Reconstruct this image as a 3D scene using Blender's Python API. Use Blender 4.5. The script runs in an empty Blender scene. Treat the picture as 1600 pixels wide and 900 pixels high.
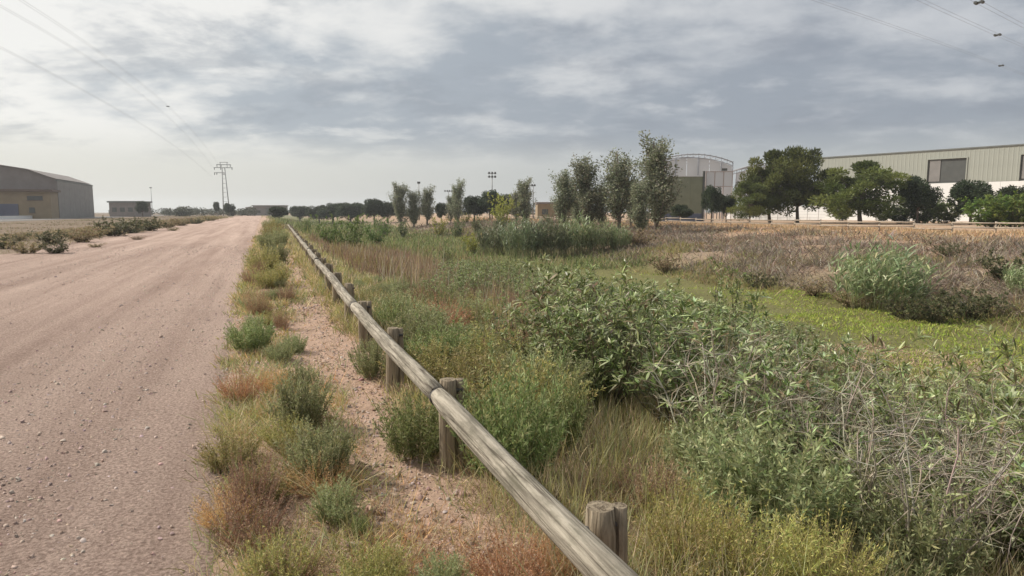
import bpy, math, random
import numpy as np
R = math.radians
rng = np.random.default_rng(11)
random.seed(11)
scene = bpy.context.scene
COL = scene.collection

# ------------------------------------------------------------------ camera
F = 1022.0; CAMH = 1.6; PITCH = math.atan((450 - 331) / F)
cam = bpy.data.objects.new('camera', bpy.data.cameras.new('camera'))
COL.objects.link(cam); scene.camera = cam
cam.location = (0, 0, CAMH); cam.rotation_euler = (R(90) - PITCH, 0, 0)
cam.data.sensor_width = 36; cam.data.lens = 36 * F / 1600
cam.data.clip_start = 0.05; cam.data.clip_end = 9000

# ------------------------------------------------------------------ light
SUN_AZ, SUN_EL = R(-70), R(38)          # azimuth measured from +Y, to the left
SUNDIR = (math.sin(SUN_AZ) * math.cos(SUN_EL), math.cos(SUN_AZ) * math.cos(SUN_EL), math.sin(SUN_EL))
sun = bpy.data.objects.new('sun', bpy.data.lights.new('sun', 'SUN'))
COL.objects.link(sun)
sun.data.energy = 5.0; sun.data.angle = R(2); sun.data.color = (1.0, 0.93, 0.83)
sun.rotation_euler = (R(90) - SUN_EL, 0, math.pi - SUN_AZ)
scene.view_settings.view_transform = 'Standard'; scene.view_settings.look = 'None'
scene.view_settings.exposure = -0.05; scene.view_settings.gamma = 1.0
scene.view_settings.use_curve_mapping = False
scene.cycles.use_denoising = True
scene.cycles.denoising_prefilter = 'ACCURATE'

def world():
    w = bpy.data.worlds.new('World'); scene.world = w; w.use_nodes = True
    nt = w.node_tree; nt.nodes.clear(); N = nt.nodes.new; L = nt.links.new
    def math_(op, a, b=None, clamp=False):
        n = N('ShaderNodeMath'); n.operation = op; n.use_clamp = clamp
        for i, q in enumerate((a, b)):
            if q is None: continue
            if isinstance(q, (int, float)): n.inputs[i].default_value = q
            else: L(q, n.inputs[i])
        return n.outputs[0]
    def mix(f, a, b):
        n = N('ShaderNodeMix'); n.data_type = 'RGBA'
        for i, q in ((0, f), (6, a), (7, b)):
            if isinstance(q, (int, float)): n.inputs[i].default_value = q
            elif isinstance(q, tuple): n.inputs[i].default_value = (*q, 1)
            else: L(q, n.inputs[i])
        return n.outputs[2]
    def sstep(v, a, b):
        n = N('ShaderNodeMapRange'); n.interpolation_type = 'SMOOTHSTEP'
        L(v, n.inputs[0]); n.inputs[1].default_value = a; n.inputs[2].default_value = b
        return n.outputs[0]
    tc = N('ShaderNodeTexCoord'); sep = N('ShaderNodeSeparateXYZ'); L(tc.outputs['Generated'], sep.inputs[0])
    x, y, z = sep.outputs
    zz = math_('ADD', math_('MAXIMUM', z, 0.0), 0.23)
    px = math_('DIVIDE', x, zz); py = math_('DIVIDE', y, zz)
    cmb = N('ShaderNodeCombineXYZ'); L(px, cmb.inputs[0]); L(py, cmb.inputs[1])
    def noise(scale, loc, detail, rough=.55, dist=0, stretch=(1, 1, 1), rot=0):
        m = N('ShaderNodeMapping'); L(cmb.outputs[0], m.inputs[0])
        m.inputs['Location'].default_value = loc; m.inputs['Scale'].default_value = stretch
        m.inputs['Rotation'].default_value = (0, 0, rot)
        n = N('ShaderNodeTexNoise'); L(m.outputs[0], n.inputs['Vector'])
        n.inputs['Scale'].default_value = scale; n.inputs['Detail'].default_value = detail
        n.inputs['Roughness'].default_value = rough; n.inputs['Distortion'].default_value = dist
        return n.outputs['Fac']
    big = noise(0.7, (3.1, 1.7, 0), 3, .5, .2, (1, 1.25, 1))
    mid = noise(2.5, (0.4, 5.2, 0), 7, .58, .15, (1, 1.15, 1), .35)
    # angle to the hidden sun
    dp = N('ShaderNodeVectorMath'); dp.operation = 'DOT_PRODUCT'
    L(tc.outputs['Generated'], dp.inputs[0]); dp.inputs[1].default_value = SUNDIR
    sunc = dp.outputs['Value']
    glow = sstep(sunc, 0.45, 0.95)
    away = sstep(sunc, 0.75, 0.05)
    # the thick grey bank that hangs in the middle of the view
    bx = math_('SUBTRACT', px, 0.25); by = math_('SUBTRACT', py, 2.62)
    bd = math_('SQRT', math_('ADD', math_('POWER', math_('MULTIPLY', bx, .60), 2), math_('POWER', math_('MULTIPLY', by, 1.6), 2)))
    bank = sstep(bd, 1.35, 0.35)
    t = math_('ADD', math_('MULTIPLY', big, .65), math_('MULTIPLY', mid, .95))
    t = math_('ADD', t, math_('MULTIPLY', bank, .27))
    t = math_('ADD', t, math_('MULTIPLY', away, .13))
    t = math_('SUBTRACT', t, math_('MULTIPLY', glow, .16))
    thick = sstep(t, 0.76, 1.10)
    bright = mix(away, (1.0, .99, .95), (.66, .68, .71))
    dark = mix(away, (.47, .52, .57), (.36, .40, .46))
    cloud = mix(thick, bright, dark)
    lump = noise(1.9, (2.7, 8.1, 0), 8, .61, .15, (1, 1.2, 1), .2)
    cloud = mix(math_('MULTIPLY', sstep(lump, .50, .66), .62), cloud, mix(away, (.36, .40, .45), (.31, .34, .40)))
    cloud = mix(math_('MULTIPLY', sstep(lump, .46, .32), .60), cloud, bright)
    wisps = noise(4.2, (7.3, 2.2, 0), 7, .6, .3, (1, 1.5, 1), .3)
    cloud = mix(math_('MULTIPLY', sstep(wisps, .52, .72), .22), cloud, bright)
    hor = mix(away, (.82, .815, .75), (.54, .57, .58))
    cloud = mix(sstep(z, 0.125, 0.05), cloud, hor)
    sky = N('ShaderNodeTexSky'); sky.sky_type = 'NISHITA'; sky.sun_disc = False
    sky.sun_elevation = SUN_EL; sky.sun_rotation = SUN_AZ
    sky.air_density = 1.0; sky.dust_density = 2.0
    sc_ = N('ShaderNodeVectorMath'); sc_.operation = 'SCALE'; L(sky.outputs[0], sc_.inputs[0]); sc_.inputs[3].default_value = 0.07
    col = mix(0.88, sc_.outputs[0], cloud)
    bg = N('ShaderNodeBackground'); L(col, bg.inputs[0]); bg.inputs[1].default_value = 1.0
    out = N('ShaderNodeOutputWorld'); L(bg.outputs[0], out.inputs[0])
world()

# ------------------------------------------------------------------ coordinates
AZ = math.atan((413 - 800) / F)
D2 = np.array([math.sin(AZ), math.cos(AZ)]); N2 = np.array([math.cos(AZ), -math.sin(AZ)])
def ST(s, t): return np.stack([np.asarray(s) * D2[0] + np.asarray(t) * N2[0], np.asarray(s) * D2[1] + np.asarray(t) * N2[1]], -1)
def toST(x, y): return x * D2[0] + y * D2[1], x * N2[0] + y * N2[1]

_tab = np.random.default_rng(5).random((256, 256))
def vnoise(x, y):
    x = np.asarray(x, float); y = np.asarray(y, float)
    xi = np.floor(x).astype(int); yi = np.floor(y).astype(int); fx = x - xi; fy = y - yi
    fx = fx * fx * (3 - 2 * fx); fy = fy * fy * (3 - 2 * fy)
    a = _tab[xi & 255, yi & 255]; b = _tab[(xi + 1) & 255, yi & 255]
    c = _tab[xi & 255, (yi + 1) & 255]; d = _tab[(xi + 1) & 255, (yi + 1) & 255]
    return (a * (1 - fx) + b * fx) * (1 - fy) + (c * (1 - fx) + d * fx) * fy
def fbm(x, y, o=3):
    r = 0; a = .5; k = 1.
    for i in range(o): r = r + a * vnoise(x * k + 17 * i, y * k + 31 * i); a *= .5; k *= 2.1
    return r / (1 - .5 ** o)
PT = [-4000, 1.25, 2.0, 3.2, 6, 9, 13, 17, 22, 25, 28, 36, 44, 50, 4000]
PZ = [0, 0, -.08, -.42, -1.0, -1.5, -2.0, -2.2, -2.2, -2.0, -1.35, -.75, -.25, 0, 0]
def terrain_st(s, t):
    s = np.asarray(s, float); t = np.asarray(t, float)
    wob = (fbm(s * .07, t * .02 + 9) - .5) * 3.0 * np.clip((t - 4) / 8, 0, 1) * np.clip((70 - t) / 15, 0, 1)
    z = np.interp(t + wob, PT, PZ)
    amp = np.clip((t - 1.4) / 6, 0, 1) * np.clip((58 - t) / 10, 0, 1)
    z = z + amp * ((fbm(s * .35, t * .35) - .5) * .55)
    v = np.clip(1 - np.abs(t - .35) / 1.1, 0, 1)                      # verge and foot path
    z = z + v * ((fbm(s * 2.2, t * 2.2) - .5) * .07 + .01)
    l = np.clip((-t - 9.3) / 3, 0, 1) * np.clip((30 + t) / 8, 0, 1)  # low ridge on the left of the road
    z = z + l * (.10 + .25 * (fbm(s * .2, t * .3) - .5))
    return z
def terrain(x, y):
    s, t = toST(np.asarray(x, float), np.asarray(y, float)); return terrain_st(s, t)
def ray(u, v):
    xc = (u - 800) / F; yc = (450 - v) / F
    return np.array([xc, math.cos(PITCH) + yc * math.sin(PITCH), -math.sin(PITCH) + yc * math.cos(PITCH)])
def hit(u, v):                       # where the ground lies that the photo shows here
    r = ray(u, v); r = r / r[1]
    k = np.concatenate([np.linspace(.8, 80, 4000), np.geomspace(80.05, 1500, 2000)])
    X = r[0] * k; Y = k; Z = CAMH + r[2] * k
    below = np.nonzero(Z < terrain(X, Y))[0]
    i = below[0] if len(below) else len(k) - 1
    return np.array([X[i], Y[i], float(terrain(X[i], Y[i]))])
def at(u, v, Y):
    r = ray(u, v); r = r * (Y / r[1]); return np.array([r[0], r[1], r[2] + CAMH])
def project(P):
    P = np.asarray(P, float); q = P - np.array([0, 0, CAMH])
    fw = q[..., 1] * math.cos(PITCH) - q[..., 2] * math.sin(PITCH)
    up = q[..., 1] * math.sin(PITCH) + q[..., 2] * math.cos(PITCH)
    return 800 + F * q[..., 0] / fw, 450 - F * up / fw

# ------------------------------------------------------------------ materials
def new_mat(name):
    m = bpy.data.materials.new(name); m.use_nodes = True; nt = m.node_tree
    b = nt.nodes['Principled BSDF']; return m, nt, b
def rough_mat(name, c1, c2, scale=8, rough=.85, bump=.2, detail=6, spec=.25, stretch=(1, 1, 1), metallic=0, bdist=.02):
    m, nt, b = new_mat(name); N = nt.nodes.new; L = nt.links.new
    tc = N('ShaderNodeTexCoord'); mp = N('ShaderNodeMapping'); L(tc.outputs['Object'], mp.inputs[0]); mp.inputs['Scale'].default_value = stretch
    n = N('ShaderNodeTexNoise'); L(mp.outputs[0], n.inputs[0]); n.inputs['Scale'].default_value = scale; n.inputs['Detail'].default_value = detail; n.inputs['Roughness'].default_value = .65
    r = N('ShaderNodeValToRGB'); L(n.outputs[0], r.inputs[0])
    r.color_ramp.elements[0].position = .32; r.color_ramp.elements[0].color = (*c1, 1)
    r.color_ramp.elements[1].position = .68; r.color_ramp.elements[1].color = (*c2, 1)
    L(r.outputs[0], b.inputs['Base Color'])
    bp = N('ShaderNodeBump'); L(n.outputs[0], bp.inputs['Height']); bp.inputs['Strength'].default_value = bump; bp.inputs['Distance'].default_value = bdist
    L(bp.outputs[0], b.inputs['Normal'])
    b.inputs['Roughness'].default_value = rough; b.inputs['Specular IOR Level'].default_value = spec; b.inputs['Metallic'].default_value = metallic
    return m
def leaf_mat(name, rough=.6, trans=.35, spec=.3):
    m, nt, b = new_mat(name); N = nt.nodes.new; L = nt.links.new
    a = N('ShaderNodeAttribute'); a.attribute_name = 'Col'
    oi = N('ShaderNodeObjectInfo'); hs = N('ShaderNodeHueSaturation'); L(a.outputs['Color'], hs.inputs['Color'])
    mr = N('ShaderNodeMapRange'); L(oi.outputs['Random'], mr.inputs[0]); mr.inputs[3].default_value = .485; mr.inputs[4].default_value = .515; L(mr.outputs[0], hs.inputs['Hue'])
    mv = N('ShaderNodeMapRange'); L(oi.outputs['Random'], mv.inputs[0]); mv.inputs[3].default_value = .85; mv.inputs[4].default_value = 1.15; L(mv.outputs[0], hs.inputs['Value'])
    L(hs.outputs[0], b.inputs['Base Color']); b.inputs['Roughness'].default_value = rough; b.inputs['Specular IOR Level'].default_value = spec
    tr = N('ShaderNodeBsdfTranslucent'); L(hs.outputs[0], tr.inputs[0])
    mx = N('ShaderNodeMixShader'); mx.inputs[0].default_value = trans; L(b.outputs[0], mx.inputs[1]); L(tr.outputs[0], mx.inputs[2])
    L(mx.outputs[0], nt.nodes['Material Output'].inputs[0])
    return m
M_LEAF = leaf_mat('leaf'); M_WAX = leaf_mat('waxy_leaf', .42, .30, .4); M_DRY = leaf_mat('dry_stalk', .8, .25, .15)
M_BARK = rough_mat('bark', (.09, .07, .055), (.2, .165, .13), 6, .9, .5, stretch=(1, 1, .25))

def ground_mat():
    m, nt, b = new_mat('ground_soil'); N = nt.nodes.new; L = nt.links.new
    g = N('ShaderNodeNewGeometry')
    def dot(v):
        n = N('ShaderNodeVectorMath'); n.operation = 'DOT_PRODUCT'; L(g.outputs['Position'], n.inputs[0]); n.inputs[1].default_value = v; return n.outputs['Value']
    t = dot((N2[0], N2[1], 0))
    def noise(sc, det=6, ro=.6):
        n = N('ShaderNodeTexNoise'); L(g.outputs['Position'], n.inputs['Vector']); n.inputs['Scale'].default_value = sc; n.inputs['Detail'].default_value = det; n.inputs['Roughness'].default_value = ro; return n.outputs['Fac']
    n1 = noise(.5); n2 = noise(5, 8, .7); n3 = noise(40, 6, .7)
    w = N('ShaderNodeMath'); w.operation = 'MULTIPLY_ADD'; L(n1, w.inputs[0]); w.inputs[1].default_value = 1.0; L(t, w.inputs[2])
    mr = N('ShaderNodeMapRange'); L(w.outputs[0], mr.inputs[0]); mr.inputs[1].default_value = -20; mr.inputs[2].default_value = 60
    cr = N('ShaderNodeValToRGB'); L(mr.outputs[0], cr.inputs[0])
    stops = [(-20, (.215, .165, .12)), (-10.5, (.25, .195, .145)), (-1, (.36, .275, .215)), (.2, (.48, .345, .265)), (1.6, (.50, .355, .27)), (2.6, (.22, .165, .10)), (7, (.16, .12, .075)), (12, (.2, .18, .08)), (17, (.17, .17, .075)), (24, (.18, .17, .07)), (28, (.30, .23, .165)), (44, (.42, .29, .20)), (60, (.46, .33, .23))]
    e = cr.color_ramp.elements
    for i, (p, c) in enumerate(stops):
        q = (p + 20) / 80
        el = e[i] if i < 2 else e.new(q)
        el.position = q; el.color = (*c, 1)
    mx = N('ShaderNodeMix'); mx.data_type = 'RGBA'; mx.blend_type = 'MULTIPLY'; mx.inputs[0].default_value = .75
    r2 = N('ShaderNodeValToRGB'); L(n2, r2.inputs[0]); r2.color_ramp.elements[0].position = .3; r2.color_ramp.elements[0].color = (.62, .60, .58, 1); r2.color_ramp.elements[1].position = .72; r2.color_ramp.elements[1].color = (1.25, 1.22, 1.2, 1)
    L(cr.outputs[0], mx.inputs[6]); L(r2.outputs[0], mx.inputs[7]); L(mx.outputs[2], b.inputs['Base Color'])
    ad = N('ShaderNodeMath'); ad.operation = 'MULTIPLY_ADD'; L(n3, ad.inputs[0]); ad.inputs[1].default_value = .35; L(n2, ad.inputs[2])
    bp = N('ShaderNodeBump'); L(ad.outputs[0], bp.inputs['Height']); bp.inputs['Strength'].default_value = .8; bp.inputs['Distance'].default_value = .05
    L(bp.outputs[0], b.inputs['Normal']); b.inputs['Roughness'].default_value = .95; b.inputs['Specular IOR Level'].default_value = .1
    return m
def road_mat():
    m, nt, b = new_mat('road_gravel'); N = nt.nodes.new; L = nt.links.new
    g = N('ShaderNodeNewGeometry')
    rot = N('ShaderNodeVectorRotate'); rot.rotation_type = 'Z_AXIS'; L(g.outputs['Position'], rot.inputs['Vector']); rot.inputs['Angle'].default_value = AZ   # x across, y along
    def noise(sc, det=6, ro=.6, st=(1, 1, 1)):
        mp = N('ShaderNodeMapping'); L(rot.outputs[0], mp.inputs[0]); mp.inputs['Scale'].default_value = st
        n = N('ShaderNodeTexNoise'); L(mp.outputs[0], n.inputs['Vector']); n.inputs['Scale'].default_value = sc; n.inputs['Detail'].default_value = det; n.inputs['Roughness'].default_value = ro; return n.outputs['Fac']
    tracks = noise(1.3, 6, .65, (1, .03, 1)); patch = noise(.45, 6, .65, (1, .45, 1)); grit = noise(48, 6, .8); fine = noise(190, 3, .8)
    cr = N('ShaderNodeValToRGB'); L(tracks, cr.inputs[0])
    cr.color_ramp.elements[0].position = .36; cr.color_ramp.elements[0].color = (.425, .31, .258, 1); cr.color_ramp.elements[1].position = .66; cr.color_ramp.elements[1].color = (.63, .485, .41, 1)
    def mul(c, fac, lo, hi, p0, p1):
        r = N('ShaderNodeValToRGB'); L(fac, r.inputs[0]); r.color_ramp.elements[0].position = p0; r.color_ramp.elements[0].color = (*lo, 1); r.color_ramp.elements[1].position = p1; r.color_ramp.elements[1].color = (*hi, 1)
        x = N('ShaderNodeMix'); x.data_type = 'RGBA'; x.blend_type = 'MULTIPLY'; x.inputs[0].default_value = 1; L(c, x.inputs[6]); L(r.outputs[0], x.inputs[7]); return x.outputs[2]
    c = mul(cr.outputs[0], patch, (.88, .87, .86), (1.08, 1.08, 1.08), .3, .7)
    c = mul(c, grit, (.52, .49, .47), (1.36, 1.36, 1.36), .38, .64)
    L(c, b.inputs['Base Color'])
    ad = N('ShaderNodeMath'); ad.operation = 'MULTIPLY_ADD'; L(fine, ad.inputs[0]); ad.inputs[1].default_value = .4; L(grit, ad.inputs[2])
    bp = N('ShaderNodeBump'); L(ad.outputs[0], bp.inputs['Height']); bp.inputs['Strength'].default_value = 1.0; bp.inputs['Distance'].default_value = .035
    L(bp.outputs[0], b.inputs['Normal']); b.inputs['Roughness'].default_value = .95; b.inputs['Specular IOR Level'].default_value = .1
    return m
def wood_mat(name, c1, c2, c3):
    m, nt, b = new_mat(name); N = nt.nodes.new; L = nt.links.new
    tc = N('ShaderNodeTexCoord')
    def noise(sc, st, det=8, ro=.65):
        mp = N('ShaderNodeMapping'); L(tc.outputs['Object'], mp.inputs[0]); mp.inputs['Scale'].default_value = st
        n = N('ShaderNodeTexNoise'); L(mp.outputs[0], n.inputs[0]); n.inputs['Scale'].default_value = sc; n.inputs['Detail'].default_value = det; n.inputs['Roughness'].default_value = ro; return n.outputs[0]
    grain = noise(38, (1, 1, .05)); blot = noise(9, (1, 1, .4), 8, .75)
    r = N('ShaderNodeValToRGB'); L(grain, r.inputs[0]); r.color_ramp.elements[0].position = .36; r.color_ramp.elements[0].color = (*c1, 1); r.color_ramp.elements[1].position = .6; r.color_ramp.elements[1].color = (*c2, 1)
    r2 = N('ShaderNodeValToRGB'); L(blot, r2.inputs[0]); r2.color_ramp.elements[0].position = .48; r2.color_ramp.elements[0].color = (0, 0, 0, 1); r2.color_ramp.elements[1].position = .66; r2.color_ramp.elements[1].color = (.75, .75, .75, 1)
    x = N('ShaderNodeMix'); x.data_type = 'RGBA'; L(r2.outputs[0], x.inputs[0]); L(r.outputs[0], x.inputs[6]); x.inputs[7].default_value = (*c3, 1)
    crk = noise(16, (1, 1, .025), 3, .5); r3 = N('ShaderNodeValToRGB'); L(crk, r3.inputs[0]); e = r3.color_ramp.elements; e[0].position = .475; e[0].color = (1, 1, 1, 1); e[1].position = .50; e[1].color = (.25, .22, .2, 1); q = e.new(.525); q.color = (1, 1, 1, 1)
    x2 = N('ShaderNodeMix'); x2.data_type = 'RGBA'; x2.blend_type = 'MULTIPLY'; x2.inputs[0].default_value = .85; L(x.outputs[2], x2.inputs[6]); L(r3.outputs[0], x2.inputs[7]); L(x2.outputs[2], b.inputs['Base Color'])
    bp = N('ShaderNodeBump'); L(grain, bp.inputs['Height']); bp.inputs['Strength'].default_value = 1.0; bp.inputs['Distance'].default_value = .02; L(bp.outputs[0], b.inputs['Normal'])
    b.inputs['Roughness'].default_value = .85; b.inputs['Specular IOR Level'].default_value = .2
    return m

# ------------------------------------------------------------------ objects and labels
def tag(o, label=None, cat=None, group=None, kind=None):
    if label: o['label'] = label
    if cat: o['category'] = cat
    if group: o['group'] = group
    if kind: o['kind'] = kind
    return o
def empty(name, loc=(0, 0, 0), rz=0):
    o = bpy.data.objects.new(name, None); COL.objects.link(o); o.location = [float(q) for q in loc]; o.rotation_euler = (0, 0, rz); o.empty_display_size = .2; return o
def link(name, me, parent=None, mat=None, loc=None):
    o = bpy.data.objects.new(name, me); COL.objects.link(o)
    if parent is not None: o.parent = parent
    if mat is not None and not me.materials: me.materials.append(mat)
    if loc is not None: o.location = [float(q) for q in loc]
    return o
def copy_tree(o, parent=None):
    c = o.copy(); COL.objects.link(c); c.parent = parent
    for ch in o.children: copy_tree(ch, c)
    return c

class Soup:                                   # quads gathered into one mesh, with a colour per piece
    def __init__(s): s.v = []; s.f = []; s.c = []; s.n = 0
    def add(s, v, f, c):
        s.v.append(np.asarray(v, np.float32)); s.f.append(np.asarray(f, np.int32) + s.n); s.c.append(np.asarray(c, np.float32)); s.n += len(v)
    def mesh(s, name, mat, smooth=True):
        v = np.concatenate(s.v); f = np.concatenate(s.f); c = np.concatenate(s.c)
        me = bpy.data.meshes.new(name); nf = len(f)
        me.vertices.add(len(v)); me.vertices.foreach_set('co', v.ravel())
        me.loops.add(nf * 4); me.loops.foreach_set('vertex_index', f.ravel())
        me.polygons.add(nf); me.polygons.foreach_set('loop_start', np.arange(0, nf * 4, 4, dtype=np.int32))
        a = me.attributes.new('Col', 'FLOAT_COLOR', 'POINT'); cc = np.ones((len(v), 4), np.float32); cc[:, :3] = c; a.data.foreach_set('color', cc.ravel())
        me.update(calc_edges=True)
        if smooth: me.polygons.foreach_set('use_smooth', np.ones(nf, bool))
        me.materials.append(mat); return me
def unit(a): return a / np.maximum(np.linalg.norm(a, axis=-1, keepdims=True), 1e-9)
def rnd_unit(n, r=rng): return unit(r.normal(size=(n, 3)))
def diamonds(S, base, d, L, W, col, fold=.0, r=rng):
    n = len(base); d = unit(d); side = unit(np.cross(d, rnd_unit(n, r))); nr = np.cross(side, d)
    L = np.broadcast_to(L, n)[:, None]; W = np.broadcast_to(W, n)[:, None]
    v = np.stack([base, base + d * L * .45 + side * W / 2 + nr * fold * W, base + d * L, base + d * L * .45 - side * W / 2 + nr * fold * W], 1)
    S.add(v.reshape(-1, 3), np.arange(n * 4).reshape(n, 4), np.repeat(col, 4, 0))
def ribbons(S, base, d, L, W, droop, nseg, prof, col, r=rng, gvec=(0, 0, -1), flat=None):
    n = len(base); d = unit(d); L = np.broadcast_to(L, n)[:, None]; W = np.broadcast_to(W, n)[:, None]; droop = np.broadcast_to(droop, n)[:, None]
    side = unit(np.cross(d, rnd_unit(n, r) if flat is None else flat))
    g = np.asarray(gvec, float); K = nseg + 1; vs = []
    for k in range(K):
        u = k / nseg; P = base + d * L * u + g * (L * droop * u * u)
        vs += [P - side * W * prof[k] / 2, P + side * W * prof[k] / 2]
    v = np.stack(vs, 1).reshape(-1, 3)
    q = np.array([[2 * k, 2 * k + 1, 2 * k + 3, 2 * k + 2] for k in range(nseg)])
    f = (np.arange(n)[:, None, None] * (2 * K) + q[None]).reshape(-1, 4)
    S.add(v, f, np.repeat(col, 2 * K, 0))
def tubes(S, paths, radii, col, sides=4):
    n, K, _ = paths.shape; d = unit(np.gradient(paths, axis=1)); up = np.tile(np.array([.31, .22, .92]), (n, K, 1))
    a = unit(np.cross(d, up)); bb = np.cross(d, a); rings = []
    for j in range(sides):
        th = 2 * math.pi * j / sides
        rings.append(paths + (a * math.cos(th) + bb * math.sin(th)) * radii[..., None])
    v = np.stack(rings, 2).reshape(-1, 3); q = []
    for k in range(K - 1):
        for j in range(sides): q.append([k * sides + j, k * sides + (j + 1) % sides, (k + 1) * sides + (j + 1) % sides, (k + 1) * sides + j])
    f = (np.arange(n)[:, None, None] * (K * sides) + np.array(q)[None]).reshape(-1, 4)
    S.add(v, f, np.repeat(col, K * sides, 0))
def colmix(n, cols, var=.18, r=rng):
    cols = np.asarray(cols, float); c = cols[r.integers(0, len(cols), n)]
    return np.clip(c * (1 + r.normal(0, var, (n, 1))) * (1 + r.normal(0, .05, (n, 3))), .005, .95)

def box_data(x0, x1, y0, y1, z0, z1):
    v = [(x, y, z) for z in (z0, z1) for y in (y0, y1) for x in (x0, x1)]
    return v, [(0, 2, 3, 1), (4, 5, 7, 6), (0, 1, 5, 4), (2, 6, 7, 3), (0, 4, 6, 2), (1, 3, 7, 5)]
def boxes(name, lst):
    V = []; Fc = []
    for b in lst:
        v, f = box_data(*b); Fc += [tuple(i + len(V) for i in q) for q in f]; V += v
    me = bpy.data.meshes.new(name); me.from_pydata(V, [], Fc); me.update(); return me
def poly(name, V, Fc):
    me = bpy.data.meshes.new(name); me.from_pydata([tuple(map(float, q)) for q in V], [], Fc); me.update(); return me
def rod(name, pts, rad, sides=8, taper=1.0, caps=True):
    pts = np.asarray(pts, float); K = len(pts); d = unit(np.gradient(pts, axis=0)); ref = np.array([.3, .2, .93]) if abs(d[0][2]) < .9 else np.array([1., .1, 0])
    V = []; Fc = []
    for k in range(K):
        a = unit(np.cross(d[k], ref)); b = np.cross(d[k], a); r = rad * (1 + (taper - 1) * k / max(1, K - 1))
        for j in range(sides):
            th = 2 * math.pi * j / sides; V.append(pts[k] + (a * math.cos(th) + b * math.sin(th)) * r)
    for k in range(K - 1):
        for j in range(sides): Fc.append((k * sides + j, k * sides + (j + 1) % sides, (k + 1) * sides + (j + 1) % sides, (k + 1) * sides + j))
    if caps: Fc += [tuple(range(sides))[::-1], tuple(range((K - 1) * sides, K * sides))]
    me = poly(name, V, Fc)
    if sides > 5:
        for p in me.polygons: p.use_smooth = len(p.vertices) == 4
    return me

# ------------------------------------------------------------------ ground
def grid(name, S_, T_, zf, mat):
    s, t = np.meshgrid(S_, T_, indexing='ij'); xy = ST(s, t); z = zf(s, t)
    v = np.concatenate([xy, z[..., None]], -1).reshape(-1, 3); a, b = s.shape
    i = np.arange(a * b).reshape(a, b); f = np.stack([i[:-1, :-1], i[1:, :-1], i[1:, 1:], i[:-1, 1:]], -1).reshape(-1, 4)
    f = f[:, ::-1]
    S = Soup(); S.add(v, f, np.full((len(v), 3), .5)); return S.mesh(name, mat)
Sg = np.concatenate([np.linspace(-300, -12, 20), np.linspace(-6, 14, 130), np.geomspace(14.3, 140, 110), np.geomspace(145, 1500, 30)])
Tg = np.concatenate([-np.geomspace(1500, 32, 26), np.linspace(-30, -9.2, 40), np.linspace(-9, -1, 8), np.linspace(-.9, 3.4, 70), np.linspace(3.6, 60, 110), np.geomspace(62, 1500, 30)])
ground = link('ground', grid('ground', Sg, Tg, terrain_st, ground_mat()))
tag(ground, 'bare reddish earth sloping down into the dry stream bed and out to the horizon', 'ground', kind='structure')

def road():
    S_ = np.concatenate([np.linspace(-12, 16, 220), np.geomspace(16.3, 420, 140)]); k = np.linspace(0, 1, 60)
    s = np.repeat(S_[:, None], 60, 1)
    right = np.interp(S_, [0, 3, 9, 25], [-.12, -.18, -.42, -.55]) + .2 * (fbm(S_ * .9, S_ * 0 + 3) - .5)
    left = -9.2 + 1.6 * (fbm(S_ * .25, S_ * 0 + 8) - .5)
    k = np.concatenate([np.linspace(0, .9, 40), np.linspace(.905, 1, 20)])
    t = left[:, None] * (1 - k) + (right[:, None] + .22) * k
    t = t + (k > .95)[None] * (fbm(s * 3.1, t * 3.1) - .5) * .12
    z = .012 + .020 * fbm(t * 1.3, s * .05) + .010 * fbm(t * 5, s * 4) * (s < 30) - .010 * (np.abs(k - .5) * 2)[None] ** 6 - .075 * np.clip((k - .965) / .035, 0, 1)[None]
    v = np.concatenate([ST(s, t), z[..., None]], -1).reshape(-1, 3); a, b = s.shape; i = np.arange(a * b).reshape(a, b)
    f = np.stack([i[:-1, :-1], i[1:, :-1], i[1:, 1:], i[:-1, 1:]], -1).reshape(-1, 4)[:, ::-1]
    S = Soup(); S.add(v, f, np.full((len(v), 3), .5))
    tag(link('gravel_road', S.mesh('gravel_road', road_mat())), 'wide pinkish gravel track running away along the fence', 'road', kind='structure')
road()
def stones():
    S = Soup(); n = 38000
    s = 1.2 * (34 / 1.2) ** (rng.random(n) ** 1.25); t = np.where(rng.random(n) < .78, -.2 - 8 * rng.random(n) ** 1.4, -.2 + 1.2 * rng.random(n))
    kp = rng.random(n) < np.clip(fbm(t * 1.5, s * .08 + 4) * 3.4 - 1.1, .12, 1); s = s[kp]; t = t[kp]; n = len(s)
    P = np.concatenate([ST(s, t), (terrain_st(s, t) + np.where(t < -.4, .022, .002))[:, None]], -1); sz = rng.gamma(1.8, .0024, n) + .0026 + .0003 * s
    base = np.array([[1, 0, 0], [0, 1, 0], [-1, 0, 0], [0, -1, 0], [.4, .4, .7], [-.5, .3, .7], [-.4, -.5, .7], [.5, -.3, .7]])
    j = base[None] + rng.normal(0, .22, (n, 8, 3)); v = P[:, None] + j * sz[:, None, None] * rng.uniform(.7, 1.3, (n, 1, 3))
    q = np.array([[0, 1, 5, 4], [1, 2, 6, 5], [2, 3, 7, 6], [3, 0, 4, 7], [4, 5, 6, 7]])
    S.add(v.reshape(-1, 3), (np.arange(n)[:, None, None] * 8 + q[None]).reshape(-1, 4), np.repeat(colmix(n, [(.60, .49, .42), (.68, .57, .49), (.52, .41, .345), (.6, .46, .38)], .10), 8, 0))
    tag(link('loose_gravel', S.mesh('loose_gravel', M_DRY, False)), 'small loose stones strewn over the gravel track', 'gravel', kind='stuff')
stones()
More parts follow.
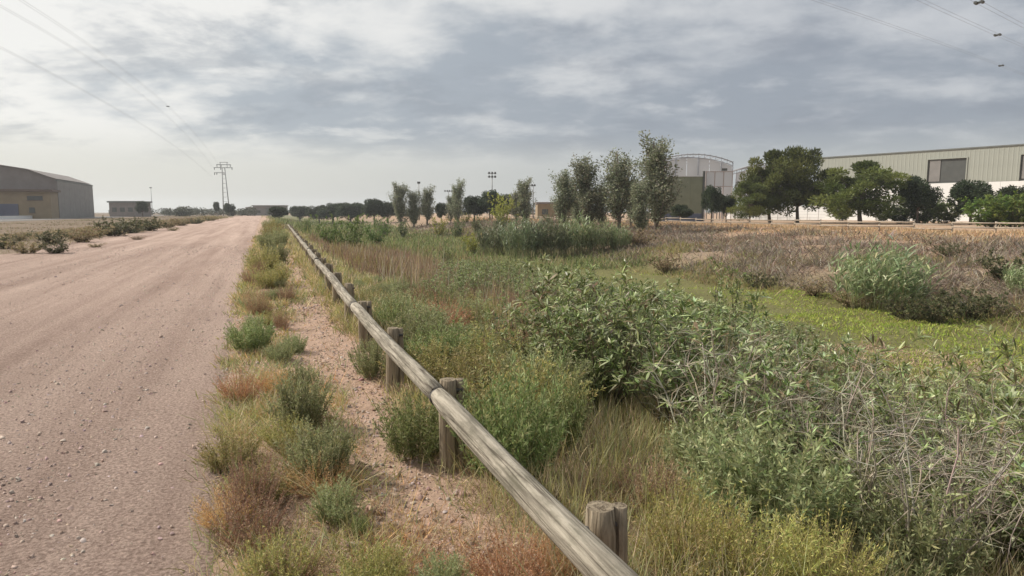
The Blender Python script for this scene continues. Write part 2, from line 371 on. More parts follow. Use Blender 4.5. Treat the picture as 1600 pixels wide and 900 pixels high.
def clods():
    S = Soup(); n = 2600; s = 1.6 * (20 / 1.6) ** rng.random(n); t = rng.uniform(.15, 1.05, n); kp = rng.random(n) < np.clip(fbm(s * 1.2 + 4, t * 2) * 3 - 1, .03, 1); s = s[kp]; t = t[kp]; n = len(s)
    P = np.concatenate([ST(s, t), (terrain_st(s, t) + .002)[:, None]], -1); sz = rng.gamma(1.5, .006, n) + .005
    base = np.array([[1, 0, -.2], [0, 1, -.2], [-1, 0, -.2], [0, -1, -.2], [.5, .5, .5], [-.6, .4, .6], [-.5, -.6, .5], [.6, -.4, .55]])
    v = P[:, None] + (base[None] + rng.normal(0, .25, (n, 8, 3))) * sz[:, None, None]
    q = np.array([[0, 1, 5, 4], [1, 2, 6, 5], [2, 3, 7, 6], [3, 0, 4, 7], [4, 5, 6, 7]])
    S.add(v.reshape(-1, 3), (np.arange(n)[:, None, None] * 8 + q[None]).reshape(-1, 4), np.repeat(colmix(n, [(.46, .33, .25), (.40, .28, .21), (.52, .39, .30)], .12), 8, 0))
    tag(link('earth_clods', S.mesh('earth_clods', M_DRY, False)), 'crumbled clods of pinkish earth on the footpath by the rail', 'clods', kind='stuff')
clods()

# ------------------------------------------------------------------ rail fence beside the track
M_RAIL = wood_mat('weathered_rail_wood', (.15, .13, .10), (.43, .385, .31), (.13, .12, .085))
M_POST = wood_mat('weathered_post_wood', (.19, .15, .10), (.37, .305, .22), (.14, .11, .075))
M_STEEL = rough_mat('dark_steel', (.05, .045, .042), (.10, .09, .085), 20, .6, .15)
def rail_t(s): return np.interp(s, [-2, 7, 10.5, 20, 57, 80], [.90, .90, .97, 1.16, 1.90, 2.4])
def log_mesh(name, L, r, seed, sides=18, nk=22, flat=0):
    g = np.random.default_rng(seed); V = []; Fc = []
    for k in range(nk):
        u = k / (nk - 1); z = u * L; e = min(1, min(u, 1 - u) * L / .012 + .86)
        for j in range(sides):
            th = 2 * math.pi * j / sides
            rr = r * e * (1 + .07 * (vnoise(th * 2.2 + seed * 7, z * 2.3) - .5) + .09 * (vnoise(j * 1.7 + seed * 3, z * .6) - .5))
            V.append((rr * math.cos(th), rr * math.sin(th) + .012 * math.sin(z * 1.5 + seed), z))
    for k in range(nk - 1):
        for j in range(sides): Fc.append((k * sides + j, k * sides + (j + 1) % sides, (k + 1) * sides + (j + 1) % sides, (k + 1) * sides + j))
    Fc += [tuple(range(sides))[::-1], tuple(range((nk - 1) * sides, nk * sides))]
    me = poly(name, V, Fc)
    for p in me.polygons: p.use_smooth = len(p.vertices) == 4
    return me
def rail_fence():
    root = empty('rail_fence', (*ST(2, .95), 0))
    tag(root, 'weathered wooden log rail fence on short round posts beside the gravel track', 'fence')
    o0 = np.array([*ST(2, .95), 0])
    posts = [.02 + 1.90 * k for k in range(32)]
    RZ = .555
    logs = [log_mesh('rail', 3.74 - .026, .057, k) for k in range(4)]
    starts = [-.16 - 3.74 + 3.74 * k for k in range(0, 16)]
    mats_post = [log_mesh('post', 1.1, .056, 20 + k, 16, 12) for k in range(3)]
    for k, s0 in enumerate(starts):
        s1 = s0 + 3.74
        dz = (.012 * math.sin(k * 2.3), .012 * math.sin(k * 2.3 + 1.4))
        A = np.array([*ST(s0, rail_t(s0)), RZ + dz[0]]); B = np.array([*ST(s1, rail_t(s1)), RZ + dz[1]])
        o = link('rail', logs[k % 4], root, M_RAIL); d = unit(B - A)
        from mathutils import Vector
        o.rotation_mode = 'QUATERNION'; o.rotation_quaternion = Vector(d).to_track_quat('Z', 'Y'); o.location = A - o0
        sl = link('joint_gap_shade', JB, o, M_STEEL); sl.location = (0, 0, -.006)  # dark plug standing in for the shaded gap between rail ends
    for k, s in enumerate(posts):
        t = float(rail_t(s)) + (.158 if s < 3 else .122); P = np.array([*ST(s, t), -.52 + (.03 * math.sin(k * 3.1))]) - o0
        o = link('post', mats_post[k % 3], root, M_POST); o.location = P; o.rotation_euler = (R(random.uniform(-1.5, 1.5)), R(random.uniform(-1.5, 1.5)), random.uniform(0, 6))
        b = link('bolt', BOLT, o, M_STEEL); b.rotation_euler = (0, 0, -o.rotation_euler[2]); b.location = (0, 0, 1.03)
        if k < 14:
            c = link('stake', STAKE, root, M_POST); c.location = np.array([*ST(s + .02, t + .083), -.47]) - o0
JB = rod('joint_gap_shade', [(0, 0, -.02), (0, 0, .02)], .052, 18)
BOLT = rod('bolt', [(-.08 * N2[0], -.08 * N2[1], 0), (.085 * N2[0], .085 * N2[1], 0)], .011, 8)
STAKE = log_mesh('stake', 1.04, .032, 41, 10, 8)
rail_fence()

# ------------------------------------------------------------------ plants: one maker per kind, a few variants each
def plume(seed, H=.5, Rad=.38, stems=120, leaves=52, ll=.036, lw=.0075, cols=((.10, .15, .06),), stemcol=(.2, .2, .1), lean=.5, fine=1.0):
    r = np.random.default_rng(seed); S = Soup(); n = stems
    a = r.random(n) * 2 * math.pi; q = np.sqrt(r.random(n)); b = np.stack([np.cos(a) * q * Rad * .35, np.sin(a) * q * Rad * .35, np.full(n, -.03)], -1)
    d = unit(np.stack([np.cos(a) * q * lean, np.sin(a) * q * lean, np.ones(n)], -1) + r.normal(0, .1, (n, 3)))
    L = H * (1.08 - .35 * q) * r.uniform(.7, 1.1, n); dro = r.uniform(-.02, .2, n)
    ribbons(S, b, d, L, .0045 * fine, dro, 3, (1, .8, .6, .25), colmix(n, [stemcol], .15, r), r)
    m = n * leaves; i = np.repeat(np.arange(n), leaves); u = r.uniform(.18, 1.0, m)
    P = b[i] + d[i] * (L[i] * u)[:, None] + np.array([0, 0, -1]) * (L[i] * dro[i] * u * u)[:, None]
    ld = unit(d[i] * .9 + rnd_unit(m, r) * .9)
    diamonds(S, P, ld, ll * r.uniform(.6, 1.5, m) * (1.25 - .6 * u), lw * fine, colmix(m, cols, .22, r), .1, r)
    return S
def grass_tuft(seed, H=.5, Rad=.12, n=160, w=.004, cols=((.3, .25, .12),), droop=.5, lean=.5):
    r = np.random.default_rng(seed); S = Soup(); a = r.random(n) * 6.283; q = np.sqrt(r.random(n))
    b = np.stack([np.cos(a) * q * Rad, np.sin(a) * q * Rad, np.full(n, -.02)], -1)
    d = np.stack([np.cos(a) * q * lean, np.sin(a) * q * lean, np.ones(n)], -1) + r.normal(0, .16, (n, 3))
    ribbons(S, b, d, H * r.uniform(.5, 1.15, n), w, droop * r.uniform(.1, 1, n), 4, (1, .9, .75, .5, .15), colmix(n, cols, .2, r), r)
    return S
def leafy_shrub(seed, H=1.4, Rad=.7, stems=16, leaves=46, ll=.10, lw=.026, cols=((.06, .1, .045),), stemcol=(.16, .13, .09), up=.55, tips=None, whorl=8):
    r = np.random.default_rng(seed); S = Soup(); n = stems; K = 6
    a = r.random(n) * 6.283; q = np.sqrt(r.random(n)); L = H * r.uniform(.6, 1.05, n)
    u = np.linspace(0, 1, K)[None, :, None]
    b = np.stack([np.cos(a) * .08, np.sin(a) * .08, np.full(n, -.05)], -1)
    out = np.stack([np.cos(a) * q * Rad, np.sin(a) * q * Rad, np.zeros(n)], -1)
    path = b[:, None] + out[:, None] * u ** .8 + np.array([0, 0, 1.]) * (L[:, None, None] * u) + r.normal(0, .03, (n, K, 3)) * u * H
    tubes(S, path, np.linspace(.011, .003, K)[None].repeat(n, 0), colmix(n, [stemcol], .15, r), 3)
    # side twigs
    nt = n * 5; i = np.repeat(np.arange(n), 5); k = r.integers(1, K, nt); tb = path[i, k]; td = unit(r.normal(0, .6, (nt, 3)) + np.array([0, 0, .7])); tl = H * r.uniform(.12, .3, nt)
    ribbons(S, tb, td, tl, .006, .1, 2, (1, .7, .3), colmix(nt, [stemcol], .15, r), r)
    m = n * leaves; i = r.integers(0, nt, m); uu = r.uniform(.15, 1, m); P = tb[i] + td[i] * (tl[i] * uu)[:, None]
    ld = unit(td[i] * .7 + rnd_unit(m, r) * .8 + np.array([0, 0, .15]))
    flat = unit(rnd_unit(m, r) * .55 + np.array([0, 0, 1.]))
    ribbons(S, P, ld, ll * r.uniform(.6, 1.3, m), lw * r.uniform(.7, 1.2, m), r.uniform(.05, .45, m), 2, (.25, 1, .04), colmix(m, cols, .2, r), r, flat=flat)
    if tips is not None:
        tipP = np.concatenate([path[:, -1], tb + td * (tl * .97)[:, None]]); axis = np.concatenate([unit(path[:, -1] - path[:, -2]), td]); keep = tipP[:, 2] > .35 * H; tipP = tipP[keep]; axis = axis[keep]
        i = np.repeat(np.arange(len(tipP)), whorl); m = len(i); ld = unit(axis[i] * .55 + rnd_unit(m, r) * .85 + np.array([0, 0, .25]))
        ribbons(S, tipP[i], ld, ll * r.uniform(.75, 1.25, m), lw * r.uniform(.7, 1.1, m), r.uniform(.1, .5, m), 3, (.3, 1, .8, .04), colmix(m, tips, .15, r), r, flat=unit(rnd_unit(m, r) * .5 + np.array([0, 0, 1.])))
    return S
def reed_clump(seed, H=3., Rad=1.6, stems=210, leaves=9, cols=((.13, .2, .09),), lw=.05, ll=.62, wind=(.5, .1, 0)):
    r = np.random.default_rng(seed); S = Soup(); n = stems; a = r.random(n) * 6.283; q = np.sqrt(r.random(n))
    b = np.stack([np.cos(a) * q * Rad * .7, np.sin(a) * q * Rad * .7, np.full(n, -.1)], -1); L = H * (1 - .35 * q) * r.uniform(.65, 1.05, n)
    d = unit(np.stack([np.cos(a) * q * .28, np.sin(a) * q * .28, np.ones(n)], -1) + r.normal(0, .07, (n, 3)))
    ribbons(S, b, d, L, .022, .06, 3, (1, .9, .7, .3), colmix(n, [(.22, .24, .12), (.3, .27, .16)], .15, r), r)
    m = n * leaves; i = np.repeat(np.arange(n), leaves); u = r.uniform(.3, 1, m); P = b[i] + d[i] * (L[i] * u)[:, None]
    ld = unit(rnd_unit(m, r) * np.array([.8, .8, .3]) + np.array([0, 0, 1.15]) + np.array(wind) * .5)
    ribbons(S, P, ld, ll * r.uniform(.6, 1.2, m), lw, r.uniform(.25, .85, m), 3, (.7, 1, .7, .05), colmix(m, cols, .2, r), r)
    return S
def bare_bush(seed, H=1.2, Rad=.6, stems=9, twigs=14, col=(.50, .44, .35)):
    r = np.random.default_rng(seed); S = Soup(); n = stems; K = 7; a = r.random(n) * 6.283; q = r.uniform(.2, 1, n); u = np.linspace(0, 1, K)[None, :, None]
    L = H * r.uniform(.6, 1.1, n)
    path = np.stack([np.cos(a) * q * Rad, np.sin(a) * q * Rad, np.zeros(n)], -1)[:, None] * u + np.array([0, 0, 1.]) * L[:, None, None] * u ** .9 + np.cumsum(r.normal(0, .018, (n, K, 3)), 1) * H
    path[:, 0, 2] = -.05
    tubes(S, path, np.linspace(.010, .0035, K)[None].repeat(n, 0), colmix(n, [col], .12, r), 4)
    nt = n * twigs; i = np.repeat(np.arange(n), twigs); k = r.integers(2, K, nt); td = unit(r.normal(0, .7, (nt, 3)) + np.array([0, 0, .55])); tl = H * r.uniform(.08, .3, nt)
    p0 = path[i, k]; p1 = p0 + td * tl[:, None] * .5; p2 = p1 + unit(td + r.normal(0, .35, (nt, 3))) * tl[:, None] * .5
    tubes(S, np.stack([p0, p1, p2], 1), np.array([.004, .003, .0015])[None].repeat(nt, 0), colmix(nt, [col], .12, r), 3)
    m = nt * 3; j = np.repeat(np.arange(nt), 3)
    ribbons(S, p1[j] + (p2[j] - p1[j]) * r.random((m, 1)), unit(td[j] + rnd_unit(m, r) * .8), H * r.uniform(.04, .12, m), .003, .1, 2, (1, .7, .3), colmix(m, [col], .12, r), r)
    return S

GREENS = ((.235, .28, .105), (.29, .33, .14), (.36, .38, .18), (.185, .23, .08))
GREYG = ((.33, .35, .175), (.41, .41, .225), (.275, .30, .14))
OLIVE = ((.37, .34, .12), (.43, .38, .15), (.29, .28, .10), (.47, .40, .20))
YELG = ((.43, .41, .12), (.49, .44, .16), (.35, .36, .11), (.52, .44, .20))
ORANGE = ((.60, .36, .18), (.66, .44, .25), (.50, .30, .15), (.56, .41, .26))
REDB = ((.43, .28, .18), (.37, .26, .17), (.46, .33, .22), (.36, .28, .19))
TAN = ((.58, .46, .28), (.64, .52, .34), (.49, .37, .23))
BROWN = ((.36, .27, .17), (.43, .33, .22), (.30, .22, .14))
DARKG = ((.12, .15, .05), (.155, .19, .065), (.20, .235, .09), (.095, .12, .042))
GLAUC = ((.19, .22, .08), (.26, .29, .12), (.35, .37, .18), (.135, .165, .06))

ORD = 'first second third fourth fifth sixth seventh eighth ninth tenth eleventh twelfth thirteenth fourteenth fifteenth sixteenth seventeenth eighteenth nineteenth twentieth'.split()
MESH = {}
def variant(key, fn, mat): 
    if key not in MESH: MESH[key] = fn().mesh(key.rsplit('_', 1)[0], mat)
    return MESH[key]
def plant(name, me, P, h, hm, label, cat, group=None, wide=1.0, rz=None):
    o = link(name, me); k = h / hm
    o.location = [float(q) for q in P]; o.scale = (k * wide, k * wide, k); o.rotation_euler = (0, 0, random.uniform(0, 6.28) if rz is None else rz)
    return tag(o, label, cat, group)
def px_plant(name, me, u, v, hpx, hm, label, cat, group=None, wide=1.0):
    P = hit(u, v); dist = math.hypot(P[0], P[1]); return plant(name, me, P, hpx * P[1] / F * 1.03, hm, label, cat, group, wide)

PL_G = [variant(f'plume_green_{k}', lambda k=k: plume(k, cols=GREENS), M_LEAF) for k in range(3)]
PL_GG = [variant(f'plume_grey_{k}', lambda k=k: plume(10 + k, cols=GREYG, lean=.45), M_LEAF) for k in range(3)]
PL_OL = [variant(f'plume_olive_{k}', lambda k=k: plume(20 + k, cols=OLIVE, lean=.7), M_LEAF) for k in range(2)]
PL_YG = [variant(f'plume_yellow_{k}', lambda k=k: plume(30 + k, stems=170, leaves=30, ll=.03, lw=.006, cols=YELG, lean=.9, stemcol=(.34, .29, .12)), M_LEAF) for k in range(2)]
PL_OR = [variant(f'plume_orange_{k}', lambda k=k: plume(40 + k, stems=150, leaves=40, ll=.026, lw=.0055, cols=ORANGE, lean=.8, stemcol=(.42, .24, .13)), M_DRY) for k in range(2)]
PL_RB = [variant(f'plume_red_{k}', lambda k=k: plume(50 + k, stems=120, leaves=36, ll=.026, lw=.0055, cols=REDB, lean=.6, stemcol=(.3, .17, .11)), M_DRY) for k in range(2)]
GT_TAN = [variant(f'grass_tan_{k}', lambda k=k: grass_tuft(60 + k, cols=TAN + OLIVE[:2], droop=.9, lean=.8), M_DRY) for k in range(3)]
GT_BR = [variant(f'grass_brown_{k}', lambda k=k: grass_tuft(70 + k, cols=BROWN + REDB[:1], n=220, droop=1.2, lean=1.3), M_DRY) for k in range(2)]

# the plants one can pick out on the verge and by the rail (foot pixel, height)
V = 'feathery_weed'
px_plant(V, PL_G[0], 392, 548, 64, .5, 'round green feathery weed at the gravel edge, beyond the orange dry one', 'weed', wide=1.05)
px_plant('dry_weed', PL_OR[0], 375, 625, 62, .5, 'orange dried weed at the gravel edge, left one of the pair', 'weed', wide=.95)
px_plant('dry_weed', PL_OR[1], 432, 615, 56, .5, 'orange dried weed beside green weed, right one of the orange pair', 'weed', wide=.8)
px_plant('dry_weed', PL_RB[0], 402, 492, 62, .5, 'rust-red dried weed at the gravel edge behind the round green weed', 'weed', wide=.6)
px_plant('dry_weed', PL_RB[1], 440, 515, 40, .5, 'small brown dried weed right behind the round green weed', 'weed', wide=.7)
px_plant(V, PL_GG[0], 470, 668, 112, .5, 'tall grey-green feathery weed in the verge beside the orange dried weeds', 'weed', wide=.85)
px_plant(V, PL_GG[1], 500, 752, 120, .5, 'broad grey-green weed with arching stalks, nearest large one on the verge', 'weed', wide=.9)
px_plant(V, PL_G[1], 650, 712, 122, .5, 'bright green feathery weed under the rail, left of the second post', 'weed', wide=.95)
px_plant(V, PL_GG[2], 585, 588, 74, .5, 'small grey-green weed on the path side of the rail', 'weed', wide=.9)
px_plant(V, PL_G[2], 800, 748, 225, .5, 'tall green feathery weed behind the rail, right of the second post', 'weed', wide=.72)
px_plant(V, PL_G[0], 872, 705, 150, .5, 'smaller green weed right behind the tall feathery weed at the rail', 'weed', wide=.6)
px_plant('dry_weed', PL_RB[0], 392, 800, 120, .5, 'brown twiggy dead weed at the gravel edge near the bottom', 'weed', wide=.7)
px_plant('dry_grass_tuft', GT_BR[0], 420, 785, 110, .5, 'brown tangled dry grass around the twiggy dead weed', 'grass', wide=1.1)
px_plant('dry_grass_tuft', GT_TAN[0], 520, 770, 110, .5, 'pale arching dry grass tuft beside the broad grey-green weed', 'grass', wide=1.1)
px_plant(V, PL_OL[0], 440, 925, 120, .5, 'olive weed at the bottom edge beside the gravel', 'weed', wide=.8)
px_plant(V, PL_OL[1], 590, 925, 100, .5, 'low olive weed at the bottom edge in the middle of the path', 'weed', wide=1.0)
px_plant(V, PL_GG[0], 690, 935, 90, .5, 'low grey-green weed at the bottom edge next to orange dry grass', 'weed', wide=1.0)
px_plant(V, PL_G[1], 562, 842, 46, .5, 'tiny dark green weed alone on the bare path', 'weed', wide=.6)
px_plant('dry_weed', PL_OR[0], 800, 925, 120, .5, 'orange fine dry weed at the bottom edge left of the rail', 'weed', wide=1.0)
px_plant('dry_weed', PL_OR[1], 868, 905, 110, .5, 'orange fine dry weed tucked against the rail at the bottom', 'weed', wide=.8)
px_plant('dry_grass_tuft', GT_BR[1], 905, 790, 120, .5, 'dark brown tangled dry grass behind the rail before the nearest post', 'grass', wide=1.3)
px_plant('dry_weed', PL_RB[1], 1010, 800, 110, .5, 'brown dead weed behind the nearest post', 'weed', wide=1.1)
px_plant('dry_grass_tuft', GT_TAN[1], 1050, 885, 150, .5, 'tan arching grass tuft right of the nearest post', 'grass', wide=1.0)
for k, (u, v, h, wd, lb) in enumerate([(1090, 905, 175, .85, 'yellow-green fine-leaved bush next to the nearest post'), (1190, 915, 170, .95, 'yellow-green fine-leaved bush at the bottom, middle of three'), (1290, 925, 150, .9, 'yellow-green fine-leaved bush at the bottom, farthest from the post'), (1060, 830, 110, .9, 'low yellow-tan bush behind the yellow-green ones')]):
    px_plant('fine_leaved_bush', PL_YG[k % 2], u, v, h, .5, lb, 'bush', wide=wd)
for k, (u, v, h) in enumerate([(425, 450, 50), (412, 425, 48), (432, 412, 42), (420, 392, 38), (436, 384, 32), (424, 374, 30), (430, 366, 26), (421, 360, 22), (433, 356, 18)]):
    px_plant(V, (PL_OL + PL_GG)[k % 5], u, v, h, .5, f'olive-green weed in the far verge strip, {ORD[k]} from the camera', 'weed', 'olive weeds lining the far verge', wide=.9)
for k, (u, v, h) in enumerate([(395, 445, 36), (404, 428, 26), (448, 470, 34), (440, 432, 22), (400, 412, 22)]):
    px_plant('dry_weed', PL_RB[k % 2], u, v, h, .5, f'rust-brown dried weed farther up the verge, {ORD[[1, 3, 0, 2, 4][k]]} from the camera', 'weed', 'rust-brown weeds up the verge', wide=.8)

# scrub on the far side of the road
SC = [variant(f'scrub_{k}', lambda k=k: leafy_shrub(80 + k, 1.0, .9, 36, 100, .085, .04, ((.10, .12, .05), (.14, .145, .065), (.21, .17, .10), (.085, .10, .045))), M_LEAF) for k in range(3)]
SCB = [variant(f'scrubbrown_{k}', lambda k=k: leafy_shrub(86 + k, 1.0, .95, 34, 65, .10, .045, BROWN + OLIVE[2:3] + REDB[3:]), M_DRY) for k in range(2)]
for k, (u, v, h, c, lb) in enumerate([
    (82, 381, 22, 0, 'dark green round scrub bush across the road, upper of two'), (86, 397, 20, 0, 'green scrub bush across the road nearest the gravel'),
    (45, 397, 20, 1, 'brown scrub bush left of the green ones across the road'), (10, 388, 20, 0, 'scrub bush at the left picture edge across the road'),
    (30, 376, 14, 1, 'low brown scrub at the left edge behind the others'), (128, 379, 22, 1, 'brown scrub bush right of the dark green one across the road'),
    (152, 371, 16, 1, 'low brown scrub bush midway along the row across the road'), (178, 369, 26, 0, 'large olive scrub bush in the row across the road'),
    (208, 364, 24, 0, 'olive scrub bush in the middle of the row across the road'), (238, 361, 20, 0, 'dark scrub bush right of the middle of the row'),
    (262, 356, 14, 1, 'brown scrub bush toward the far end of the row'), (284, 353, 12, 1, 'small brown scrub bush near the far end of the row'),
    (305, 350, 9, 0, 'tiny dark scrub bush at the far end of the row'), (330, 345, 8, 1, 'farthest low brown scrub patch beside the road'),
    (150, 387, 7, 1, 'flat dry scrub patch lying on the gravel edge'), (215, 375, 6, 1, 'flat brown scrub patch on the gravel before the row'), (270, 361, 6, 1, 'flat brown scrub patch near the row end')]):
    px_plant('scrub_bush', (SC if c == 0 else SCB)[k % 2], u, v, h * .9, 1.0, lb, 'bush', wide=1.6 if h > 9 else 2.6)

# ------------------------------------------------------------------ the thicket on the bank right of the rail
TH = [variant(f'thicket_{k}', lambda k=k: leafy_shrub(100 + k, 1.5, .75, 22, 78, .12, .024, ((.13, .175, .05), (.17, .22, .065), (.10, .135, .042), (.23, .27, .095), (.27, .20, .12)), tips=((.40, .46, .20), (.31, .37, .14), (.55, .58, .36), (.20, .26, .09), (.48, .52, .29))), M_WAX) for k in range(4)]
TG = [variant(f'leafy_{k}', lambda k=k: leafy_shrub(110 + k, 1.2, .5, 14, 80, .085, .022, GREENS[:1] + GREENS[3:] + DARKG[1:3], up=.8, tips=((.32, .38, .12), (.38, .41, .18), (.24, .30, .09), (.50, .49, .33)), whorl=6), M_WAX) for k in range(3)]
TP = [variant(f'pale_{k}', lambda k=k: leafy_shrub(120 + k, 1.5, .8, 18, 80, .135, .021, ((.18, .225, .07), (.23, .27, .09), (.13, .165, .05), (.28, .21, .12)), stemcol=(.32, .28, .22), tips=((.47, .53, .26), (.58, .62, .38), (.33, .39, .15)), whorl=7), M_WAX) for k in range(3)]
BB = [variant(f'bare_{k}', lambda k=k: bare_bush(130 + k), M_DRY) for k in range(3)]
OUT_U = [540, 640, 700, 850, 1000, 1080, 1200, 1330, 1400, 1450, 1500, 1600, 1800]
OUT_V = [450, 430, 405, 400, 426, 462, 494, 548, 640, 590, 512, 485, 475]
def capped(P, h, slack=0):
    u, v = project(np.array(P)); lim = np.interp(u, OUT_U, OUT_V) + slack
    top = at(u, lim, P[1])[2]; return max(.25, min(h, top - P[2]))
def thicket(n, name, meshes, hm, label, group, srange, trange, hr, seed, umin=0, umax=1900, mind=.5, slack=0, cat='shrub', wmul=1.0):
    r = np.random.default_rng(seed); got = []; tries = 0; made = []
    while len(got) < n and tries < n * 60:
        tries += 1
        s = srange[0] * (srange[1] / srange[0]) ** r.random(); t = r.uniform(*trange)
        xy = ST(s, t); P = np.array([*xy, float(terrain_st(s, t))])
        if P[1] < 1.2: continue
        u, v = project(P)
        if u < umin or u > umax or v < 360 or v > 1150: continue
        if any((P[0] - g[0]) ** 2 + (P[1] - g[1]) ** 2 < mind ** 2 for g in got): continue
        got.append(P); h = capped(P, r.uniform(*hr), slack)
        o = plant(name, meshes[len(got) % len(meshes)], P, h, hm, None, cat, group, wide=wmul * r.uniform(.9, 1.25) * min(2, (hr[1] / max(h, .5)) ** .4)); made.append((P[1], u, o))
    made.sort(key=lambda q: q[0]); rows = max(1, math.ceil(len(made) / 14)); per = math.ceil(len(made) / rows)
    for k in range(rows):
        for i, (y, u, o) in enumerate(sorted(made[k * per:(k + 1) * per], key=lambda q: q[1])):
            o['label'] = f'{label}, {ORD[i]} from left in the {"nearest" if k == 0 else ORD[k] + " nearest"} row'
thicket(50, 'broad_leaved_shrub', TH, 1.8, 'dark glossy-leaved thicket shrub', 'glossy dark shrubs of the bank thicket', (3.6, 14), (2.9, 10.5), (.8, 1.9), 1, 870, 1400, .6)
thicket(110, 'leafy_herb', TG, 1.4, 'upright green herb on the bank', 'green leafy herbs on the bank', (5, 34), (3.0, 13), (.7, 1.35), 2, 660, 1250, .45)
thicket(30, 'pale_leaved_shrub', TP, 1.8, 'pale narrow-leaved shrub at right', 'pale narrow-leaved shrubs on the right', (1.9, 9), (4.0, 9.5), (.9, 1.6), 3, 1390, 1900, .55, slack=5)
thicket(14, 'bare_branch_shrub', BB, 1.2, 'bare pale-stemmed shrub before the thicket', 'bare pale-stemmed shrubs', (2.2, 4.6), (3.0, 5), (.7, 1.15), 4, 1120, 1600, .4, slack=60)
thicket(12, 'grey_green_weed', PL_GG, .5, 'feathery weed at the thicket foot', 'feathery weeds at the thicket foot', (2.2, 4.5), (2.5, 4.2), (.5, .85), 5, 1080, 1500, .3, slack=40, cat='weed')
thicket(46, 'soft_weed', PL_GG + PL_OL + PL_G[:1], .5, 'soft upright weed behind the rail', 'soft weeds behind the rail', (4.2, 18), (1.35, 3.6), (.4, .75), 6, 560, 900, .3, cat='weed')
thicket(36, 'low_weed', PL_GG + PL_RB[:1] + PL_OL + PL_OR[:1] + GT_BR[:1] + GT_TAN[:1], .5, 'low mixed weed in the verge', 'low mixed weeds in the verge', (2.3, 16), (-.35, .35), (.10, .32), 7, 340, 580, .17, cat='weed', wmul=1.3)
thicket(26, 'dead_weed', PL_RB + GT_BR + PL_OR[:1], .5, 'brown dead weed on the bank', 'brown dead weeds on the bank', (4, 24), (2.2, 6), (.4, .8), 8, 560, 1000, .4, cat='weed')

# ------------------------------------------------------------------ ground cover nobody could count
BARE = hit(1420, 575)[:2]
def cover(name, label, cat, n, sr, tr, H, cols, mat, mask=None, per=9, wmin=.004, wk=.0011, lean=.6, droop=.6, spread=.12, seed=0, ok=None, stepz=3, hnoise=.6, hf=.5):
    r = np.random.default_rng(900 + seed); s = sr[0] * (sr[1] / sr[0]) ** r.random(n); t = r.uniform(tr[0], tr[1], n)
    keep = np.ones(n, bool)
    if mask is not None: keep &= r.random(n) < mask(s, t)
    s = s[keep]; t = t[keep]; n = len(s); i = np.repeat(np.arange(n), per)
    dist = np.hypot(*ST(s, t).T); k = 1 + dist * .012
    ss = s[i] + r.normal(0, 1, len(i)) * spread * k[i]; tt = t[i] + r.normal(0, 1, len(i)) * spread * k[i]
    hh = H * (1 - hnoise + 2 * hnoise * fbm(ss * hf + seed, tt * hf, 3)) * r.uniform(.55, 1.2, len(i))
    b = np.concatenate([ST(ss, tt), (terrain_st(ss, tt) - .01)[:, None]], -1)
    if ok is not None:
        u, v = project(b); q = ok(u, v); b = b[q]; hh = hh[q]; i = i[q]
    d = np.concatenate([r.normal(0, lean, (len(b), 2)), np.ones((len(b), 1))], -1)
    w = np.maximum(wmin, wk * dist[i])
    pal = np.asarray(cols); base = pal[r.integers(0, len(pal), n)][i]
    c = np.clip(base * (1 + r.normal(0, .2, (len(b), 1))) * (1 + r.normal(0, .05, (len(b), 3))), .01, .9)
    S = Soup(); ribbons(S, b, d, hh, w, droop * r.uniform(0, 1, len(b)), stepz, (1, .9, .6, .12) if stepz == 3 else (1, .7, .1), c, r)
    print(name, len(b) * stepz * 2, 'tris')
    return tag(link(name, S.mesh(name, mat)), label, cat, kind='stuff')
cover('verge_grass', 'thin dry grass scattered along the verge between gravel and path', 'grass', 9000, (1.4, 45), (-.5, .75), .19, TAN + OLIVE + ORANGE[:1] + GREYG, M_DRY, lambda s, t: np.clip(fbm(s * 1.4, t * 2.2) * 2.2 - .72, 0, 1) * (1 - .8 * np.clip((t - .3) / .4, 0, 1)) * (t > np.interp(s, [0, 3, 9, 25], [-.2, -.28, -.5, -.65])), seed=1, spread=.06)
cover('path_grass', 'short orange dry grass on the bare path near the rail', 'grass', 2600, (1.4, 7), (.35, 1.1), .12, ORANGE + TAN, M_DRY, lambda s, t: np.clip(fbm(s * 1.1 + 5, t * 1.6) * 2.5 - .9, 0, 1) * np.clip((4.6 - s) / 1.8, .08, 1), seed=2, spread=.05)
cover('rail_foot_grass', 'ragged olive and straw grass at the foot of the rail posts', 'grass', 2600, (1.5, 45), (.92, 1.5), .26, OLIVE + TAN + GREYG[:1] + BROWN[:1], M_DRY, lambda s, t: np.clip(fbm(s * 1.1 + 6, t * 1.5) * 2.8 - .8, .08, 1), seed=16, spread=.06, lean=.45, droop=.8)
cover('bank_grass', 'soft olive and tan grass growing just behind the rail', 'grass', 6800, (2.0, 60), (1.15, 4.2), .34, OLIVE + GREYG[:2] + TAN + BROWN[1:2], M_LEAF, lambda s, t: np.clip(fbm(s * .5, t * .6) * 2 - .25, .1, 1), seed=3, spread=.10, lean=.32, droop=.5)
cover('bank_weeds', 'mixed green weeds covering the near bank of the stream bed', 'ground cover', 7800, (3.5, 70), (3.2, 15), .5, GREENS + OLIVE[:2] + DARKG[1:3] + BROWN, M_LEAF, lambda s, t: np.clip(fbm(s * .5 + 3, t * .5) * 3 - .9, .05, 1) * (np.hypot(*(ST(s, t) - BARE).T) > 2.6), seed=4, spread=.16, lean=.32, hf=.9, hnoise=.8)
cover('rust_grass', 'rust-brown tall dry grass along the bank farther up the rail', 'grass', 4200, (9, 45), (2.6, 8), .6, REDB[2:] + BROWN + TAN[2:] + OLIVE[:2], M_DRY, lambda s, t: np.clip(fbm(s * .35 + 8, t * .6) * 3.2 - 1.2, 0, 1), seed=5, spread=.14, lean=.25, droop=.3)
